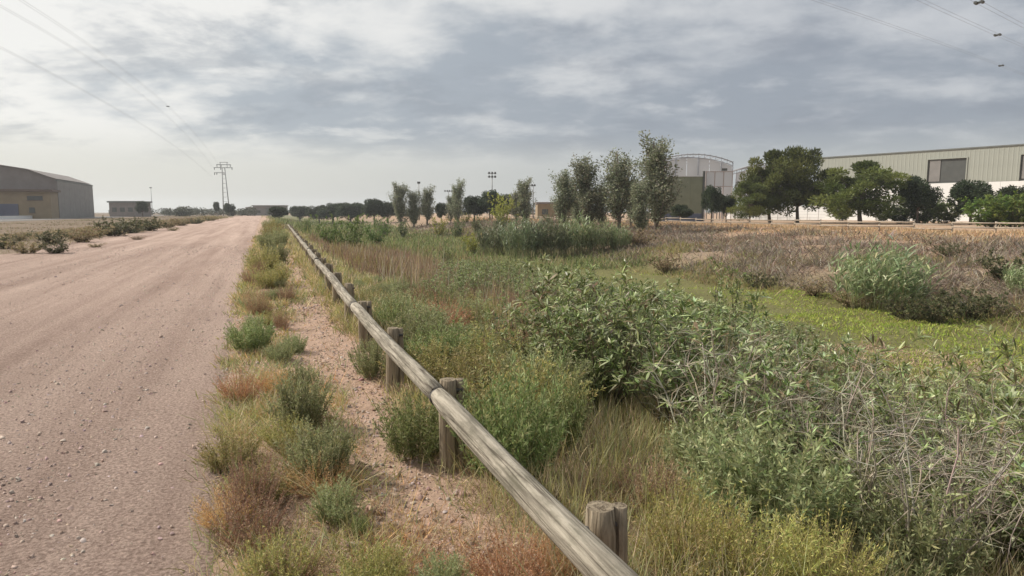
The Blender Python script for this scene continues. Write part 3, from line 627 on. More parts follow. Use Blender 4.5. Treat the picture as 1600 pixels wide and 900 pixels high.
cover('stream_bed_grass', 'short lush green grass on the floor of the stream bed', 'grass', 13500, (6, 90), (11.5, 25.5), .16, ((.37, .49, .08), (.45, .54, .10), (.29, .40, .07), (.46, .48, .14), (.36, .31, .15)), M_LEAF, lambda s, t: np.clip(fbm(s * .3 + 2, t * .5) * 3.6 - 1.0, .15, 1) * np.clip((31 - s) / 8, .06, 1), seed=6, spread=.25, per=8, lean=.7, stepz=2)
cover('far_bank_scrub', 'grey-brown dry scrub covering the far bank', 'scrub', 9500, (10, 130), (24, 46), .75, BROWN[2:] + ((.40, .345, .27), (.34, .29, .225), (.48, .42, .34), (.33, .31, .19), (.24, .20, .15)), M_DRY, lambda s, t: np.clip(fbm(s * .35 + 7, t * .35) * 3.2 - 1.0, .05, 1), seed=7, spread=.34, per=12, lean=.85, hf=.8, hnoise=.85, wk=.0011, stepz=2)
cover('far_bank_grass', 'reddish dry grass along the crest of the far bank', 'grass', 6200, (10, 160), (42, 53), .42, ((.54, .35, .22), (.47, .30, .19), (.56, .41, .28), (.40, .29, .19)), M_DRY, lambda s, t: np.clip(fbm(s * .12 + 1, t * .3) * 2.2 - .3, .15, 1), seed=8, spread=.3, per=10, lean=.5, wk=.0009, stepz=2)
cover('far_bank_herbs', 'patches of olive weeds low on the far bank', 'ground cover', 7000, (10, 100), (22, 34), .5, OLIVE + GREENS[:2] + BROWN[:1], M_LEAF, lambda s, t: np.clip(fbm(s * .16 + 4, t * .25) * 3.4 - 1.5, 0, 1), seed=9, spread=.25, per=10, lean=.5, stepz=2)
cover('left_field_grass', 'thin dry grass beyond the scrub across the road', 'grass', 5500, (18, 260), (-34, -9.5), .2, ((.26, .195, .13), (.21, .165, .11), (.32, .25, .17), (.24, .22, .10)), M_DRY, lambda s, t: np.clip(fbm(s * .1, t * .2) * 2.6 - 1.0, 0, .6), seed=10, spread=.3, per=8, stepz=2, wk=.0007)
cover('left_scrub_grass', 'brown dry scrub between the bushes across the road', 'scrub', 3000, (24, 220), (-15, -9.8), .34, BROWN + ((.22, .17, .11), (.2, .18, .09)), M_DRY, lambda s, t: np.clip(fbm(s * .25 + 2, t * .5) * 3 - 1.0, 0, 1), seed=14, spread=.3, per=10, stepz=2, wk=.0008, lean=.8)
cover('verge_litter', 'fallen straw and dead bits lying on the verge and path', 'litter', 5200, (1.5, 16), (-.42, 1.05), .07, TAN + BROWN + ORANGE[:1], M_DRY, lambda s, t: np.clip(fbm(s * 1.3 + 9, t * 1.8) * 2.6 - .75, .05, 1), seed=15, per=5, spread=.07, lean=3.0, droop=.1, stepz=2, wmin=.003, hnoise=.3)
cover('upstream_weeds', 'dense green weeds filling the stream bed upstream', 'ground cover', 5000, (38, 240), (3.5, 26), .8, GREENS + OLIVE[2:3] + DARKG[1:] + BROWN[:1], M_LEAF, lambda s, t: np.clip(fbm(s * .08 + 3, t * .2) * 2.4 - .4, .1, 1), seed=11, spread=.4, per=10, lean=.4, stepz=2)

sB, tB = toST(*BARE)
cover('pale_dry_grass', 'thin pinkish dry grass on the bare patch beside the green channel', 'grass', 700, (sB - 3, sB + 3), (tB - 2.6, tB + 2.6), .16, ((.52, .37, .27), (.46, .32, .23), (.58, .44, .33)), M_DRY, None, seed=12, spread=.12, lean=.8)

cover('dead_stalks', 'tall thin dead stalks standing among the bank shrubs', 'stalks', 2600, (3, 30), (3.0, 9.5), .95, BROWN + TAN[2:] + ((.52, .46, .36),), M_DRY, lambda s, t: np.clip(fbm(s * .6 + 1, t * .6) * 3 - 1.0, .05, 1), seed=13, per=3, spread=.08, lean=.16, droop=.15, wk=.0010, wmin=.005)

# ------------------------------------------------------------------ reeds and bushes in the stream bed
RD = [variant(f'reed_{k}', lambda k=k: reed_clump(140 + k, cols=((.25, .30, .14), (.32, .36, .19), (.18, .23, .10), (.38, .38, .22))), M_WAX) for k in range(2)]
RDK = [variant(f'reeddark_{k}', lambda k=k: reed_clump(144 + k, cols=((.18, .21, .11), (.24, .27, .16), (.14, .165, .08)), wind=(.2, 0, 0)), M_WAX) for k in range(2)]
px_plant('reed_clump', RD[0], 1372, 480, 118, 3., 'large blue-green reed clump standing alone on the far side of the green channel', 'reed', wide=1.15)
px_plant('reed_clump', RD[1], 1612, 462, 66, 3., 'green reed clump cut by the right picture edge', 'reed', wide=1.1)
for u, v, h, lb, mm in [(775, 398, 50, 'grey-green reeds, leftmost clump of the dark reed bed', 0), (815, 402, 56, 'grey-green reeds in the dark bed, second clump from its left end', 1), (858, 402, 58, 'dense grey-green reeds in the middle of the dark bed', 0), (900, 398, 56, 'bright green reeds toward the right of the reed bed', 2), (938, 394, 46, 'bright green reeds near the right end of the reed bed', 3), (968, 390, 34, 'low green reeds at the right end of the reed bed', 2)]:
    px_plant('reed_clump', (RDK + RD)[mm], u, v, h * 1.3, 3., lb, 'reed', wide=.85)
BU = [variant(f'bush_{k}', lambda k=k: leafy_shrub(150 + k, 2.0, 1.2, 30, 70, .16, .06, ((.17, .25, .07), (.22, .29, .09), (.12, .18, .06))), M_LEAF) for k in range(2)]
BUY = variant('bushyellow_0', lambda: leafy_shrub(155, 2.0, 1.2, 30, 70, .16, .06, ((.36, .38, .07), (.30, .33, .06), (.42, .40, .10))), M_LEAF)
BUD = variant('bushdark_0', lambda: leafy_shrub(156, 2.0, 1.2, 30, 80, .16, .06, DARKG), M_LEAF)
for u, v, h, me, lb in [(515, 388, 42, BU[0], 'bright green bush nearest the far end of the rail'), (548, 394, 50, BU[1], 'bright green leafy bush right of the far rail, the biggest there'), (586, 384, 38, BU[0], 'green bush between the leafy bush and the grey one'), (480, 366, 22, BU[1], 'small green bush beside the last visible rail'),
                        (600, 370, 26, BUD, 'dark grey-green bush before the far tree line'), (630, 372, 22, BUD, 'dark low bush in pinkish dry grass'), (686, 370, 26, BUY, 'yellow-green shrub left of a dark bush in the stream bed'), (714, 374, 28, BUD, 'dark round bush right of the yellow-green shrub'),
                        (746, 366, 24, BUD, 'dark bush below the bright yellow one'), (785, 354, 44, BUY, 'bright yellow-green round bush on the far bank before the trees'), (737, 396, 30, BUY, 'low yellow-green leafy bush left of the reed bed'), (700, 420, 24, BUD, 'dark low bush in the weeds below the stream lawn'), (728, 350, 16, BUY, 'small olive-yellow bush by the far rail')]:
    px_plant('bush', me, u, v, h, 2.0, lb, 'bush', wide=.9)
for k, (u, v, h, lb) in enumerate([(1420, 500, 34, 'dark tangled bush at the foot of the lone reed clump'), (1465, 505, 40, 'dark bush right of the lone reed clump, at the channel edge'), (1520, 500, 44, 'olive bush at the channel edge toward the right picture edge'), (1330, 482, 26, 'low dark bush left of the lone reed clump'), (1270, 462, 22, 'low olive bush at the channel edge, left of the reeds'), (1190, 452, 24, 'olive bush at the far channel edge behind the sapling'), (1570, 440, 40, 'olive scrub bush high on the far bank at right'), (1480, 405, 22, 'olive scrub bush halfway up the far bank'), (1040, 425, 26, 'olive-brown bush right of the reed bed'), (1000, 385, 24, 'low olive bush at the right tip of the reed bed')]):
    px_plant('scrub_bush', (SC + SCB)[k % 5], u, v, h, 1.0, lb, 'bush', wide=1.3)
px_plant('sapling', TG[0], 1140, 545, 120, 1.2, 'slender leafy sapling at the edge of the green channel', 'sapling', wide=.75)

# ------------------------------------------------------------------ trees
def tree_mesh(kind, seed):
    r = np.random.default_rng(seed); T = Soup(); S = Soup(); bc = np.array([(.13, .11, .09)])
    if kind == 'poplar':                                          # 8 m tall, ascending shoots
        H = 8.0; n = 46; K = 6; u = np.linspace(0, 1, K)
        tp = np.stack([.15 * np.sin(u * 3 + seed), .12 * np.cos(u * 2.5 + seed), u * H * .93], -1)[None]
        tubes(T, tp, (np.linspace(.14, .025, K))[None], bc, 7)
        a = r.random(n) * 6.283; z0 = r.uniform(.05, .72, n) * H; L = r.uniform(.16, .46, n) * H * (1.1 - z0 / H * .55)
        out = r.uniform(.22, .62, n); d = unit(np.stack([np.cos(a) * out, np.sin(a) * out, np.ones(n)], -1)); b = np.stack([np.interp(z0, tp[0, :, 2], tp[0, :, 0]), np.interp(z0, tp[0, :, 2], tp[0, :, 1]), z0], -1)
        uu = np.linspace(0, 1, 4)[None, :, None]; path = b[:, None] + d[:, None] * L[:, None, None] * uu + np.stack([np.cos(a), np.sin(a), 0 * a], -1)[:, None] * (.3 * uu * (1 - uu) * 2)
        tubes(T, path, np.linspace(.05, .01, 4)[None].repeat(n, 0), bc.repeat(n, 0), 4)
        m = 8500; i = r.integers(0, n, m); w = r.uniform(.15, 1.05, m)
        P = path[i, 0] + (path[i, 3] - path[i, 0]) * w[:, None] + r.normal(0, .19, (m, 3)) * np.array([1, 1, 1.3])
        diamonds(S, P, unit(d[i] + rnd_unit(m, r) * 1.1), r.uniform(.13, .27, m), r.uniform(.07, .13, m), colmix(m, ((.22, .24, .145), (.29, .31, .20), (.15, .17, .095), (.38, .39, .28)), .18, r), .2, r)
    elif kind == 'pine':                                          # 8 m, broad crown of needle clumps
        H = 8.0; K = 5; u = np.linspace(0, 1, K)
        tp = np.stack([.25 * u, .15 * np.sin(u * 3), u * H * .6], -1)[None]; tubes(T, tp, np.linspace(.22, .12, K)[None], bc, 8)
        nc = 52; th = r.random(nc) * 6.283; rr = np.sqrt(r.random(nc)); zz = r.uniform(0, 1, nc)
        prof = np.sqrt(np.clip(1 - ((zz - .36) / .70) ** 2, .05, 1)) * 3.9
        C = np.stack([np.cos(th) * rr * prof, np.sin(th) * rr * prof, H * .15 + zz * H * .80], -1)
        pth = np.stack([tp[0, 2][None].repeat(nc, 0) * np.array([1, 1, .75]), (tp[0, 3] * .5 + C * .5), C], 1); pth[:, 1, 2] -= .4
        tubes(T, pth, np.array([.08, .05, .02])[None].repeat(nc, 0), bc.repeat(nc, 0), 4)
        m = 15000; i = r.integers(0, nc, m); q = unit(r.normal(size=(m, 3))); rad = r.uniform(.75, 1.3, nc)
        P = C[i] + q * (rad[i] * r.random(m) ** .45)[:, None] * np.array([1.05, 1.05, .62])
        cc = np.array([(.10, .13, .036), (.14, .17, .046), (.075, .095, .03), (.19, .215, .06)]); cl = cc[r.integers(0, 4, nc)][i] * (1 + r.normal(0, .18, (m, 1)))
        diamonds(S, P, unit(q + np.array([0, 0, .7]) + rnd_unit(m, r) * .5), r.uniform(.22, .46, m), r.uniform(.10, .18, m), np.clip(cl, .01, 1), .2, r)
    else:                                                         # rounded dark broadleaf, 5 m
        H = 5.0; tubes(T, np.array([[[0, 0, 0], [.05, .03, 1.0], [-.05, .08, 1.8], [0, 0, 2.6]]], float), np.array([[.16, .13, .11, .06]]), bc, 7)
        nc = 46; q = unit(r.normal(size=(nc, 3))); C = q * (r.random(nc) ** .35)[:, None] * np.array([1.85, 1.85, 1.45]) + np.array([0, 0, 3.1])
        pth = np.stack([np.tile([0, 0, 1.5], (nc, 1)), C * .5 + np.array([0, 0, 1.0]), C], 1); tubes(T, pth, np.array([.06, .04, .015])[None].repeat(nc, 0), bc.repeat(nc, 0), 4)
        m = 11000; i = r.integers(0, nc, m); g = unit(r.normal(size=(m, 3))); P = C[i] + g * (.62 * r.random(m) ** .4)[:, None]
        diamonds(S, P, unit(g + rnd_unit(m, r) * .8), r.uniform(.15, .3, m), r.uniform(.09, .16, m), colmix(m, ((.05, .068, .035), (.07, .092, .045), (.038, .052, .028)), .18, r), .2, r)
    return T.mesh('trunk', M_BARK), S.mesh('crown', M_LEAF), H
TREES = {k: [tree_mesh(k, 200 + 10 * j + i) for i in range(n)] for j, (k, n) in enumerate((('poplar', 4), ('pine', 3), ('round', 3)))}
def tree(kind, i, u, Y, vtop, label, cat='tree', group=None, wide=1.0, name=None, zb=0, rz=None):
    P = at(u, 331, Y); zb = float(terrain(P[0], P[1])) if zb == 0 else zb; top = at(u, vtop - (7 if kind == 'poplar' else 0), Y)[2]
    tm, cm, H = TREES[kind][i % len(TREES[kind])]; k = (top - zb) / H * 1.0
    o = empty(name or {'poplar': 'poplar_tree', 'pine': 'pine_tree', 'round': 'broadleaf_tree'}[kind], (P[0], P[1], zb - .05), random.uniform(0, 6.28) if rz is None else rz)
    o.scale = (k * wide, k * wide, k); link('trunk', tm, o); link('crown', cm, o); return tag(o, label, cat, group)
tree('poplar', 0, 880, 80, 272, 'slender young poplar at the left end of the poplar row', wide=1.3)
tree('poplar', 1, 915, 78, 243, 'grey-green poplar second from the left in the tall row', wide=1.35)
tree('poplar', 2, 965, 76, 235, 'greener upright poplar in the middle of the tall row', wide=1.355)
tree('poplar', 3, 1022, 68, 217, 'tallest ragged poplar beside the green wall', wide=1.4)
tree('poplar', 1, 1000, 66, 282, 'short poplar in front of the tallest one', wide=1.3)
tree('poplar', 2, 938, 80, 290, 'low poplar filling the gap between two tall ones', wide=1.4)
tree('poplar', 3, 900, 84, 296, 'low dark poplar behind the second poplar', wide=1.4)
tree('poplar', 0, 985, 82, 285, 'low dark poplar behind the middle of the tall row', wide=1.35)
tree('pine', 0, 1172, 92, 285, 'low left pine of the big pine group', wide=1.0)
tree('pine', 1, 1203, 95, 236, 'tall bright green pine in the big group, left of its dark neighbour', wide=.85)
tree('pine', 2, 1247, 95, 233, 'tall dark pine at the right of the big pine group', wide=.85)
tree('pine', 1, 1345, 88, 253, 'lone umbrella-shaped pine before the warehouse wall', wide=1.42, rz=1.0)
tree('round', 0, 1434, 85, 272, 'dark round tree between lone pine and the grey opening', wide=.82)
tree('round', 1, 1518, 82, 280, 'dark round tree under the grey opening in the warehouse', wide=1.05)
tree('round', 2, 1592, 82, 283, 'dark round tree cut by the right edge', wide=1.0)
tree('round', 1, 1112, 100, 289, 'dark round tree in front of the framed court', wide=.7)
tree('round', 2, 1135, 102, 300, 'smaller dark tree right of the one at the court', wide=.7)
tree('round', 0, 1063, 96, 318, 'low dark shrubby tree at the foot of the green wall', wide=1.4)
for u, Y, vt, i, w, lb in [(625, 130, 291, 0, .9, 'upright poplar at the left of the middle-distance row'), (646, 130, 300, 1, .9, 'thin poplar beside the slim lamp mast'), (668, 130, 294, 2, .95, 'upright grey poplar right of the slim lamp mast'), (716, 125, 287, 3, .85, 'pointed poplar left of the dark round tree'), (705, 130, 310, 0, .8, 'short poplar by the pointed one'), (820, 105, 281, 1, 1.0, 'feathery poplar right of the tall floodlight mast'), (806, 120, 300, 2, 1.2, 'small poplar left of the feathery one')]:
    tree('poplar', i, u, Y, vt, lb, wide=w * 1.3)
for u, Y, vt, i, w, lb in [(741, 130, 304, 0, 1.1, 'dark round tree in the middle distance'), (765, 128, 296, 1, .8, 'round tree directly under the tall floodlight mast'), (786, 130, 299, 2, 1.1, 'dark tree right of the tall floodlight mast'), (585, 170, 309, 0, 1.1, 'dark round tree left of the poplars, taller of two'), (606, 170, 315, 1, 1.1, 'dark round tree left of the poplars, lower of two'), (548, 190, 313, 2, 1.4, 'broad dark tree on the horizon, right of the far rail'), (520, 195, 316, 0, 1.5, 'broad dark tree on the horizon, middle of the clump'), (498, 200, 320, 1, 1.5, 'low dark tree at the left of the horizon clump'), (468, 210, 319, 2, 1.3, 'squat tree above the end of the rail'), (436, 150, 322, 1, 1.6, 'low tree where the verge meets the horizon'), (223, 190, 313, 0, .9, 'dark tree beside the small grey building'), (358, 240, 317, 1, 1.1, 'dark tree at the foot of the pylon'), (339, 240, 313, 2, .5, 'narrow dark tree left of the pylon'), (690, 140, 316, 1, .8, 'small dark tree between the middle poplars')]:
    tree('round', i, u, Y, vt, lb, wide=w)
# hedges before the warehouse
HG = variant('hedge_0', lambda: leafy_shrub(160, 2.0, 1.6, 50, 80, .22, .10, DARKG), M_LEAF); HGB = variant('hedgebright_0', lambda: leafy_shrub(161, 2.0, 1.6, 50, 80, .22, .09, ((.16, .25, .05), (.21, .29, .07), (.11, .18, .04))), M_LEAF)
for u, v, h, me, lb in [(1405, 349, 22, HG, 'dark hedge bush left of three under the dark tree'), (1440, 350, 25, HG, 'dark hedge bush in the middle under the dark tree'), (1475, 349, 24, HG, 'dark hedge bush right of three under the dark tree'), (1255, 343, 16, HG, 'small dark bush at the foot of the big pines'), (1315, 345, 12, HG, 'small dark bush left of the lone pine trunk'), (1380, 346, 12, HG, 'small dark bush right of the lone pine trunk'), (1545, 355, 30, HGB, 'bright green bush left of the pair at the right edge'), (1585, 356, 34, HGB, 'bright green bush at the right edge of the picture')]:
    px_plant('hedge_bush', me, u, v, h * 1.3, 2.0, lb, 'bush', wide=1.3)
def far_wood():
    S = Soup(); r = np.random.default_rng(77); T = Soup()
    for k in range(110):
        u = r.uniform(160, 900); Y = r.uniform(230, 420); P = at(u, 331, Y); z = 0; H = r.uniform(1.6, 4.2); w = H * r.uniform(.5, 1.1); m = 330
        g = unit(r.normal(size=(m, 3))) * (r.random((m, 1)) ** .4) * np.array([w, w, H * .5]) + np.array([P[0], P[1], H * .45])
        diamonds(S, g, rnd_unit(m, r), .6, .4, colmix(m, ((.08, .095, .06), (.11, .12, .075), (.06, .07, .045)), .15, r), .1, r)
    tag(link('far_wood', S.mesh('far_wood', M_LEAF)), 'low grey-green trees and bushes along the horizon', 'trees', kind='stuff')
far_wood()

# ------------------------------------------------------------------ buildings
def mat_panel(name, c, rough=.6, var=.12, spec=.3): return rough_mat(name, tuple(q * (1 - var) for q in c), tuple(q * (1 + var) for q in c), .6, rough, .04, 5, spec)
M_CLAD = mat_panel('beige_cladding', (.345, .36, .315), var=.06); M_WHITE = mat_panel('white_wall', (.80, .80, .78), var=.05); M_GREYW = mat_panel('grey_wall', (.23, .22, .21)); M_PINKW = mat_panel('pinkish_metal', (.225, .195, .18))
M_OCHRE = mat_panel('ochre_wall', (.27, .205, .125)); M_ROOFB = mat_panel('brown_fascia', (.14, .095, .075)); M_DOOR = mat_panel('blue_door', (.11, .12, .18)); M_DARK = mat_panel('dark_opening', (.09, .095, .09)); M_GREENW = mat_panel('green_court_wall', (.20, .215, .15)); M_BLUEW = mat_panel('blue_wall_base', (.12, .14, .20))
M_FRAME = mat_panel('grey_steel_frame', (.30, .30, .32)); M_PINKF = mat_panel('pale_pink_frame', (.45, .38, .36)); M_POLY = mat_panel('pale_translucent_sheet', (.66, .68, .70), var=.03); M_FLASH = mat_panel('dark_flashing', (.17, .18, .17)); M_GALV = rough_mat('galvanised_steel', (.22, .22, .22), (.32, .32, .32), 4, .5, .05, metallic=.4)

def right_warehouse():
    A = at(1277, 331, 130.5)[:2]; B = at(1600, 331, 104)[:2]; d = unit(B - A); rz = math.atan2(d[1], d[0])
    r = empty('warehouse', (*A, 0), rz); tag(r, 'long beige corrugated warehouse with white lower wall behind the pines', 'warehouse')
    Lh = 66; W = -1    # local x along the facade, +y to the back (facade faces -y)
    link('core', boxes('core', [(.05, Lh, .30, 40, 0, 11.9)]), r, M_FLASH)
    for k in range(11): link('wall_panel', WP, r, M_WHITE, (k * 6.0, 0, 0))
    op = [(19.14, 25.08), (32.34, 39.6)]
    x = 0.0
    while x < Lh - .1:
        inop = [o for o in op if o[0] <= x + .3 < o[1]]
        link('cladding_panel', CPT if inop else CP, r, M_CLAD, (x, 0, 6.5)); x += .66
    for o in op:
        w = link('opening', boxes('opening', [(o[0], o[1], .16, .24, 6.75, 10.6)]), r, M_DARK)
        link('frame', boxes('frame', [(o[0] - .1, o[0] + .06, -.12, .2, 6.6, 10.7), (o[1] - .06, o[1] + .1, -.12, .2, 6.6, 10.7), (o[0] + .06, o[1] - .06, -.12, .2, 10.55, 10.72)]), w, M_CLAD)
        link('shutter', boxes('shutter', [(o[0] + .3, o[0] + 2.0, .08, .15, 6.8, 10.4)]), w, M_GREYW)
    link('roof_flashing', boxes('roof_flashing', [(-.15, Lh, -.16, .35, 12.02, 12.22)]), r, M_FLASH)
    link('roof', boxes('roof', [(0, Lh, .35, 40, 11.9, 12.1)]), r, M_GREYW)
    link('end_wall', boxes('end_wall', [(-.02, .05, .0, 40, 0, 12.0)]), r, M_GREYW)
WP = boxes('wall_panel', [(.015, 5.985, 0, .28, 0, 6.47), (.015, 5.985, -.03, 0, 0, .5)])
def clad(z1):
    pts = [(0, 0), (.24, 0), (.28, -.02), (.40, -.02), (.44, 0), (.656, 0)]
    V = [(x, y, z) for z in (0, z1) for x, y in pts] + [(0, .25, 0), (.656, .25, 0), (0, .25, z1), (.656, .25, z1)]; n = len(pts)
    return V, [(i, i + 1, n + i + 1, n + i) for i in range(n - 1)] + [(12, 0, 6, 14), (5, 13, 15, 11)]
CP = poly('cladding_panel', *clad(5.5))
_v, _f = clad(1.3); CPT = poly('cladding_panel', [(x, y, z + 4.2) for x, y, z in _v], _f)
right_warehouse()

def boundary():
    A = at(1135, 331, 140)[:2]; B = A + 22.0 * unit(at(1600, 331, 104)[:2] - at(1277, 331, 130.5)[:2]); d = unit(B - A); r = empty('boundary_wall', (*A, 0), math.atan2(d[1], d[0])); L = float(np.linalg.norm(B - A))
    tag(r, 'low white boundary wall with thin fence posts behind the pine trunks', 'wall')
    n = int(L / 4)
    for k in range(n): link('wall_panel', BW, r, M_WHITE, (k * 4.0, 0, 0))
    for k in range(n * 2): link('post', BP, r, M_GALV, (k * 2.0 + .5, -1.2, 0))
    link('wire', boxes('wire', [(0, L, -1.215, -1.185, z, z + .02) for z in (.5, 1.1, 1.7, 2.2)]), r, M_GALV)
BW = boxes('wall_panel', [(.01, 3.99, 0, .2, 0, 2.6), (0, 4.0, -.04, .24, 2.6, 2.72)]); BP = rod('post', [(0, 0, -.2), (0, 0, 2.35)], .04, 6)
boundary()

def pavilion(u, Y, vpk, veave, width, label, depth=14):
    P = at(u, 331, Y)[:2]; r = empty('arched_pavilion', (*P, 0), -.12); tag(r, label, 'pavilion')
    zp = at(u, vpk, Y)[2]; ze = at(u, veave, Y)[2]; n = 14; hw = width / 2; Y0 = .35
    X = np.linspace(-hw, hw, n + 1); Z = ze + (zp - ze) * (1 - (X / hw) ** 2)
    for y in (0, depth / 2, depth):
        link('roof_truss', rod('roof_truss', [(x, y, z) for x, z in zip(X, Z)], .09, 6), r, M_FRAME)
        link('lower_chord', rod('lower_chord', [(x, y, z - .65) for x, z in zip(X, Z)], .06, 6), r, M_FRAME)
        link('web', boxes('web', [(x - .03, x + .03, y - .03, y + .03, z - .65, z) for x, z in zip(X, Z)]), r, M_FRAME)
        for x, z in zip(X[::4], Z[::4]): link('column', rod('column', [(x, y, -.1), (x, y, z - .6)], .11, 8), r, M_FRAME)
        link('column', rod('column', [(hw, y, -.1), (hw, y, ze - .05)], .11, 8), r, M_FRAME)
    for x, z in zip(X, Z): link('purlin', rod('purlin', [(x, -.5, z + .12), (x, depth + .5, z + .12)], .05, 5), r, M_FRAME)
    for i in range(0, n, 2):
        link('wind_panel', poly('wind_panel', [(X[i] + .06, Y0, 4), (X[i + 2] - .06, Y0, 4), (X[i + 2] - .06, Y0, Z[i + 2] - .7), (X[i] + .06, Y0, Z[i] - .7)] + [(X[i] + .06, Y0 + .1, 4), (X[i + 2] - .06, Y0 + .1, 4), (X[i + 2] - .06, Y0 + .1, Z[i + 2] - .7), (X[i] + .06, Y0 + .1, Z[i] - .7)], [(0, 1, 2, 3), (7, 6, 5, 4), (0, 4, 5, 1), (1, 5, 6, 2), (2, 6, 7, 3), (3, 7, 4, 0)]), r, M_POLY)
pavilion(1080, 124, 241, 254, 14.5, 'open steel pavilion with shallow arched roof rising behind the green wall')
pavilion(1205, 135, 255, 266, 14.5, 'second arched steel pavilion mostly hidden behind the big pines')

def court():
    A = at(1022, 331, 112)[:2]; r = empty('court_wall', (*A, 0), -.05); tag(r, 'tall plain green court wall with blue base beside the poplars', 'wall')
    zt = float(at(1060, 276, 112)[2]); w = (1095 - 1022) / F * 112
    for k in range(4): link('panel', boxes('panel', [(k * w / 4 + .01, (k + 1) * w / 4 - .01, 0, .35, 1.35, zt)]), r, M_GREENW)
    link('base', boxes('base', [(0, w, -.02, .37, 0, 1.34)]), r, M_BLUEW); link('coping', boxes('coping', [(-.03, w + .03, -.06, .41, zt + .002, zt + .16)]), r, M_POLY)
    link('end_post', boxes('end_post', [(w + .01, w + .36, -.12, .46, 0, zt + .9)]), r, M_DARK)
    g = empty('court_frame', (*at(1098, 331, 112)[:2], 0), -.05); tag(g, 'pale steel goal-like court frame right of the green wall', 'frame')
    W2 = (1143 - 1098) / F * 112; zt2 = float(at(1120, 267, 112)[2])
    for x in np.linspace(.5, W2, 4): link('upright', boxes('upright', [(x - .07, x + .07, .6, .74, 0, zt2)]), g, M_PINKF)
    for z in (zt2 - .1, zt2 - 2.6, 2.4): link('crossbar', boxes('crossbar', [(.4, W2 + .1, .52, .6, z - .06, z + .06)]), g, M_PINKF)
    for k, x in enumerate(np.linspace(.5, W2, 4)[:-1]): link('panel', boxes('panel', [(x + .09, x + W2 / 3 - .24, .64, .68, zt2 - 2.5, zt2 - .2)]), g, M_POLY)
    link('lamp', boxes('lamp', [(W2 * .62, W2 * .62 + .9, .4, .9, zt2 + .05, zt2 + .45)]), g, M_DARK)
court()

def left_warehouse():
    A = at(93, 331, 158)[:2]; rz = math.atan2(D2[1], D2[0])          # local x along the road, +y to the left
    r = empty('warehouse', (*A, 0), rz); tag(r, 'grey metal warehouse with curved roof and ochre front annex at the far left', 'warehouse')
    L = 35.0; prof = [(0, 9.2), (1.5, 9.7), (5.8, 11.4), (12, 12.4), (24, 13.4), (36, 12.4), (48, 9.2)]
    for k in range(7): link('wall_panel', boxes('wall_panel', [(k * 5 + .04, k * 5 + 4.96, .0, .3, 0, 8.9 - .04 * (k % 2))]), r, M_GREYW)
    link('fascia', boxes('fascia', [(-.1, L + .1, -.08, .3, 8.92, 9.25)]), r, M_FLASH)
    n = len(prof); V = [(x, y + .02, z) for x in (0.0, L) for y, z in prof] + [(x, y, 0) for x in (0., L) for y in (.3, 47.7)]
    link('gable_wall', poly('gable_wall', V, [tuple([2 * n] + list(range(n)) + [2 * n + 1]), tuple([2 * n + 3] + list(range(2 * n - 1, n - 1, -1)) + [2 * n + 2])]), r, M_PINKW)
    V = [(x, y, z + dz) for dz in (.03, .25) for x in (-.5, L + .5) for y, z in prof]
    link('roof', poly('roof', V, [(i, i + 1, n + i + 1, n + i) for i in range(n - 1)] + [(2 * n + i, 3 * n + i, 3 * n + i + 1, 2 * n + i + 1) for i in range(n - 1)] + [(i, 2 * n + i, 2 * n + i + 1, i + 1) for i in range(n - 1)]), r, M_PINKW)
    link('annex', boxes('annex', [(-6, -.02, .1, 30, 0, 6.2)]), r, M_OCHRE)
    link('annex_roof', boxes('annex_roof', [(-6.9, -.03, -.6, 30.5, 6.21, 6.7)]), r, M_ROOFB)
    dr = link('door', boxes('door', [(-6.12, -6.02, 6.4, 10.0, 0, 3.4)]), r, M_DOOR)
    for k in range(5): link('slat', boxes('slat', [(-6.17, -6.125, 6.45, 9.95, .15 + k * .65, .65 + k * .65)]), dr, M_DOOR)
    for y0, y1, z0, z1 in ((1.6, 4.6, 4.3, 5.2), (3.3, 4.4, 1.4, 2.6), (13, 16, 3, 4.5)):
        w = link('window', boxes('window', [(-6.08, -6.02, y0, y1, z0, z1)]), r, M_DARK); link('sill', boxes('sill', [(-6.2, -6.03, y0 - .1, y1 + .1, z0 - .15, z0 - .01)]), w, M_ROOFB)
left_warehouse()
def small_building():
    P = at(171, 331, 215)[:2]; r = empty('low_building', (*P, 0), -.1); tag(r, 'small flat grey building right of the left warehouse', 'building')
    w = 9.0
    link('wall', boxes('wall', [(0, w, 0, 8, 0, 4.6)]), r, M_PINKW); link('roof', boxes('roof', [(-.4, w + .4, -.4, 8.4, 4.61, 5.1)]), r, M_FLASH)
    for k in range(3): link('window', boxes('window', [(1 + k * 2.8, 2.6 + k * 2.8, -.06, -.01, 1.6, 3.0)]), r, M_DARK)
small_building()
for u, Y, w, h, lb in [(395, 300, 14, 4.2, 'distant grey shed right of the pylon'), (385, 280, 8, 3.2, 'distant low shed at the end of the road'), (840, 150, 10, 3.4, 'pale flat building with railings behind the poplars')]:
    P = at(u, 331, Y)[:2]; r = empty('low_house', (*P, 0), .05); tag(r, lb, 'building')
    link('wall', boxes('wall', [(0, w, 0, 6, 0, h)]), r, M_GREYW if u != 840 else M_OCHRE); link('roof', boxes('roof', [(-.3, w + .3, -.3, 6.3, h + .01, h + .4)]), r, M_PINKW)
    for k in range(int(w / 3.5)): link('window', boxes('window', [(1 + k * 3.5, 2.4 + k * 3.5, -.05, -.01, 1, 2.2)]), r, M_DARK)
